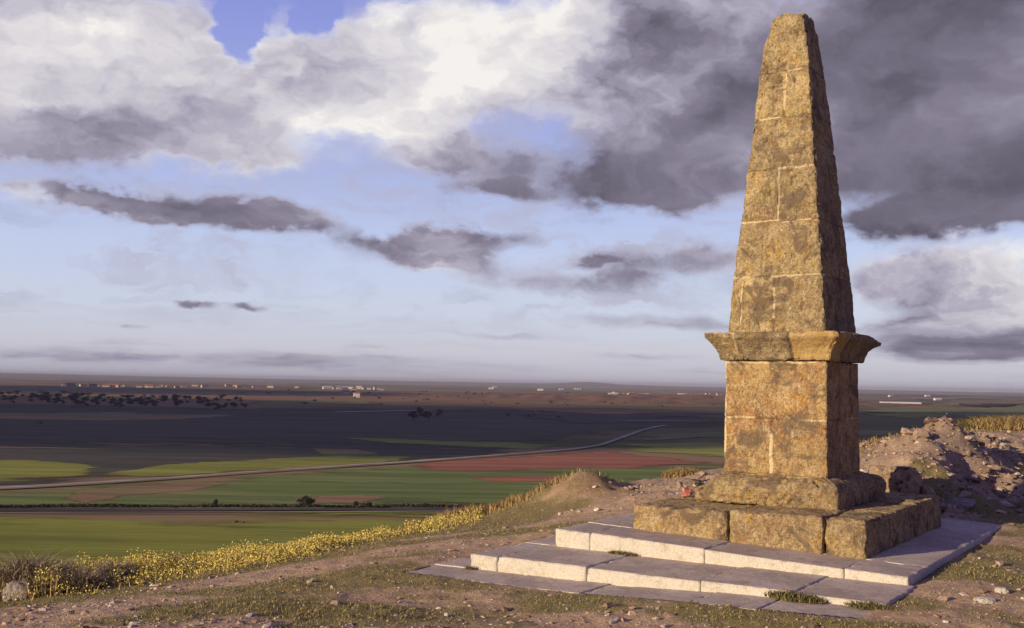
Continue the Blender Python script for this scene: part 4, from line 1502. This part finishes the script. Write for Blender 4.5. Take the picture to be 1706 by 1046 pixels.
# blue of the clear sky: physical sky, tinted like the photograph's violet blue
rs = t.n('ShaderNodeValToRGB', None, Fac=t.math('MULTIPLY', t.math('MAXIMUM', el, 0.0), 2.0))
sk = [(0.0, (.56, .545, .655)), (.06, (.66, .645, .755)), (.13, (.66, .70, .85)), (.24, (.60, .665, .91)), (.40, (.45, .52, .88)), (.66, (.30, .345, .79)), (1.0, (.12, .16, .50))]
re_ = rs.color_ramp
re_.elements[0].color = (*sk[0][1], 1)
re_.elements[1].color = (*sk[-1][1], 1)
for p_, c_ in sk[1:-1]:
    re_.elements.new(p_).color = (*c_, 1)
blue = t.mix(.85, sky.outputs[0], t.mix(1.0, rs.outputs[0], (10.0, 10.0, 10.0), 'MULTIPLY'))

n_w1 = t.noise(t.mapping(ae, scale=(1, 1.7, 1)), 9.0, 3, .5)
n_w2 = t.noise(t.mapping(ae, scale=(1, 1.5, 1), loc=(3, 7, 1)), 34.0, 4, .6)
w1 = t.n('ShaderNodeVectorMath', {'operation': 'SUBTRACT'}, i0=n_w1.outputs[1], i1=(.5, .5, .5)).outputs[0]
w2 = t.n('ShaderNodeVectorMath', {'operation': 'SUBTRACT'}, i0=n_w2.outputs[1], i1=(.5, .5, .5)).outputs[0]
w1s = t.n('ShaderNodeVectorMath', {'operation': 'MULTIPLY'}, i0=w1, i1=(.09, .04, 0)).outputs[0]
w2s = t.n('ShaderNodeVectorMath', {'operation': 'MULTIPLY'}, i0=w2, i1=(.045, .028, 0)).outputs[0]
wsum = t.n('ShaderNodeVectorMath', {'operation': 'ADD'}, i0=w1s, i1=w2s).outputs[0]
lowk = t.n('ShaderNodeCombineXYZ', None, X=1.0, Y=t.ss(el, .0, .16, .12, 1.0), Z=0.0).outputs[0]
wsum = t.n('ShaderNodeVectorMath', {'operation': 'MULTIPLY'}, i0=wsum, i1=lowk).outputs[0]
pw = t.n('ShaderNodeVectorMath', {'operation': 'ADD'}, i0=ae, i1=wsum).outputs[0]

# cloud masses: centre px, py, radii px, tilt deg, amount, brightness
BLOBS = [
    (120, 90, 420, 170, 0, 1.25, .80), (330, 150, 300, 140, 5, 1.0, .74), (60, 228, 330, 66, 0, 1.2, .48), (330, 226, 260, 50, 3, 1.0, .50),
    (560, 110, 190, 150, 20, .95, .84), (690, 170, 260, 100, 6, .95, .74), (800, 60, 260, 120, 0, 1.05, .86), (395, 62, 62, 84, 12, -1.5, .75), (520, 12, 50, 50, 0, -1.2, .8), (215, 110, 60, 40, 20, -.5, .8), (330, 20, 60, 40, 0, .3, .7),
    (980, 130, 280, 130, 5, 1.0, .68), (1150, 60, 300, 120, 0, 1.0, .62), (1400, 120, 520, 200, 0, 1.35, .31), (1150, 270, 330, 100, 0, 1.0, .40), (1080, 300, 210, 66, -4, 1.2, .31),
    (1560, 260, 340, 110, -8, 1.2, .24), (1640, 60, 300, 160, 0, 1.0, .27), (1000, 40, 120, 60, 0, .5, .55),
    (1620, 345, 240, 55, -10, 1.5, .18), (1500, 375, 150, 45, -5, .8, .2),
    (400, 350, 230, 40, 3, 1.4, .37), (170, 328, 180, 30, 6, 1.1, .44), (60, 320, 110, 30, 0, .5, .62), (705, 414, 190, 46, 6, 1.4, .36), (830, 405, 100, 22, 0, .5, .27), (680, 438, 150, 22, 0, .5, .55),
    (800, 262, 190, 50, 8, .85, .56), (840, 312, 130, 32, 6, .95, .44), (660, 255, 130, 28, 0, .45, .46),
    (1580, 450, 230, 66, -4, 1.0, .74), (1660, 510, 260, 60, -6, .9, .62), (1500, 480, 160, 50, 0, .6, .58), (1600, 560, 260, 46, -3, .9, .34), (1650, 590, 200, 22, 0, .8, .36),
    (1120, 430, 260, 44, -3, .85, .50), (950, 468, 300, 30, 2, .6, .38), (1100, 537, 220, 20, 3, .6, .42), (980, 432, 60, 12, 0, .5, .36),
    (560, 605, 520, 26, 1, .62, .47), (120, 592, 300, 20, 0, .55, .46), (300, 508, 50, 9, 3, .8, .42), (400, 512, 64, 10, 2, .8, .42), (210, 542, 30, 6, 0, .5, .45), (300, 533, 40, 6, 0, .4, .45),
    (1050, 590, 330, 14, 0, .4, .52), (850, 560, 260, 10, 0, .3, .52),
]
D = None
S = None
for px, py, rx, ry, rot, amt, br in BLOBS:
    a0, e0 = azel(px, py)
    mp = t.mapping(pw, loc=(a0, e0, 0), rot=(0, 0, -R(rot)), scale=(rx / FPX, ry / FPX, 1.0), typ='TEXTURE')
    g = t.n('ShaderNodeTexGradient', {'gradient_type': 'SPHERICAL'}, Vector=mp).outputs[1]
    g = t.ss(g, 0, .85)
    if D is None:
        D = t.math('MULTIPLY', g, amt)
        S = t.math('MULTIPLY', g, amt * br)
    else:
        D = t.n('ShaderNodeMath', {'operation': 'MULTIPLY_ADD'}, i0=g, i1=amt, i2=D).outputs[0]
        S = t.n('ShaderNodeMath', {'operation': 'MULTIPLY_ADD'}, i0=g, i1=amt * br, i2=S).outputs[0]
bright = t.math('DIVIDE', S, t.math('MAXIMUM', D, .02))
# mottling for the unseen sky outside the view
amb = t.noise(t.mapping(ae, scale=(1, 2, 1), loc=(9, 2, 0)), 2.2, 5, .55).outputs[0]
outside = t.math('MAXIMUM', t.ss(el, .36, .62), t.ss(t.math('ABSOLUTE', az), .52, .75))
stre = t.n('ShaderNodeCombineXYZ', None, X=1.0, Y=t.ss(el, .0, .2, 5.0, 1.0), Z=1.0).outputs[0]
pw = t.n('ShaderNodeVectorMath', {'operation': 'MULTIPLY'}, i0=pw, i1=stre).outputs[0]
fine = t.noise(t.mapping(pw, scale=(1, 2.0, 1)), 12.0, 8, .50, .15).outputs[0]
fine_o = t.noise(t.mapping(pw, loc=(.012, -.030, 0), scale=(1, 2.0, 1)), 13.0, 6, .58, .25).outputs[0]
big = t.noise(t.mapping(pw, scale=(1, 1.6, 1), loc=(2, 5, 0)), 5.5, 5, .55).outputs[0]
big_o = t.noise(t.mapping(pw, scale=(1, 1.6, 1), loc=(2.02, 4.95, 0)), 5.5, 5, .55).outputs[0]
Dn = t.math('ADD', D, t.math('MULTIPLY', t.math('SUBTRACT', fine, .5), 1.35))
alpha = t.ss(Dn, .0, .95)
relief = t.math('ADD', t.math('MULTIPLY', t.math('SUBTRACT', fine, fine_o), .42), t.math('MULTIPLY', t.math('SUBTRACT', big, big_o), 1.5))
amp = t.ss(bright, .15, .65, .30, .8)
shade = t.math('ADD', t.math('ADD', bright, t.math('MULTIPLY', t.math('SUBTRACT', big, .5), t.math('MULTIPLY', amp, .55))), t.math('MULTIPLY', relief, amp))
shade = t.math('ADD', shade, t.math('MULTIPLY', t.math('SUBTRACT', fine, .5), t.math('MULTIPLY', amp, .22)))
thin = t.math('MULTIPLY', t.math('SUBTRACT', 1.0, t.ss(Dn, .45, .95)), .12)
shade = t.math('ADD', shade, thin, True)
ramp = t.n('ShaderNodeValToRGB', None, Fac=shade)
cr_ = ramp.color_ramp
stops = [(0.0, (.060, .054, .075)), (.12, (.105, .094, .135)), (.2, (.135, .123, .168)), (.38, (.235, .213, .285)), (.55, (.40, .372, .475)), (.75, (.63, .60, .66)), (.92, (.80, .77, .78)), (1.0, (.92, .89, .86))]
cr_.elements[0].position, cr_.elements[0].color = 0.0, (*stops[0][1], 1)
cr_.elements[1].position, cr_.elements[1].color = 1.0, (*stops[-1][1], 1)
for p_, c_ in stops[1:-1]:
    e_ = cr_.elements.new(p_)
    e_.color = (*c_, 1)
ccol = t.mix(1.0, ramp.outputs[0], (10.0, 10.0, 10.0), 'MULTIPLY')
wn = t.noise(t.mapping(pw, scale=(1, 3.2, 1), loc=(5, 1, 0)), 5.0, 8, .6, .6).outputs[0]
wisp = t.math('MULTIPLY', t.ss(wn, .47, .70, 0, .75), t.math('MULTIPLY', t.ss(el, .02, .09), t.ss(el, .34, .18)))
blue = t.mix(wisp, blue, (4.6, 4.45, 5.6))
colr = t.mix(alpha, blue, ccol)
dome = t.mix(t.ss(amb, .34, .66), (.62, .62, 1.95), (1.80, 1.66, 3.7))     # unseen sky, darkened and blued to set the fill on shaded faces
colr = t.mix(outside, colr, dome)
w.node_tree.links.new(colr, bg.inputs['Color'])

# ------------------------------------------------------------------ camera and view
cam = bpy.data.cameras.new('Camera')
cam.sensor_width = 36.0
cam.lens = 36.0 * FPX / 1706.0
cam.clip_start = .1
cam.clip_end = 80000.0
co_ = bpy.data.objects.new('camera', cam)
COL.objects.link(co_)
from mathutils import Matrix
fwd = ray(853, 523) / FPX
rt = (ray(853 + 100, 523) - ray(853, 523)) / 100.0
up = (ray(853, 423) - ray(853, 523)) / 100.0
Mx = Matrix(((rt[0], up[0], -fwd[0], EYE[0]), (rt[1], up[1], -fwd[1], EYE[1]), (rt[2], up[2], -fwd[2], EYE[2]), (0, 0, 0, 1)))
co_.matrix_world = Mx
SC.camera = co_
SC.view_settings.view_transform = 'Standard'
SC.view_settings.look = 'None'
SC.view_settings.exposure = 0.0
SC.view_settings.gamma = 1.0
SC.cycles.volume_bounces = 0
SC.cycles.max_bounces = 6
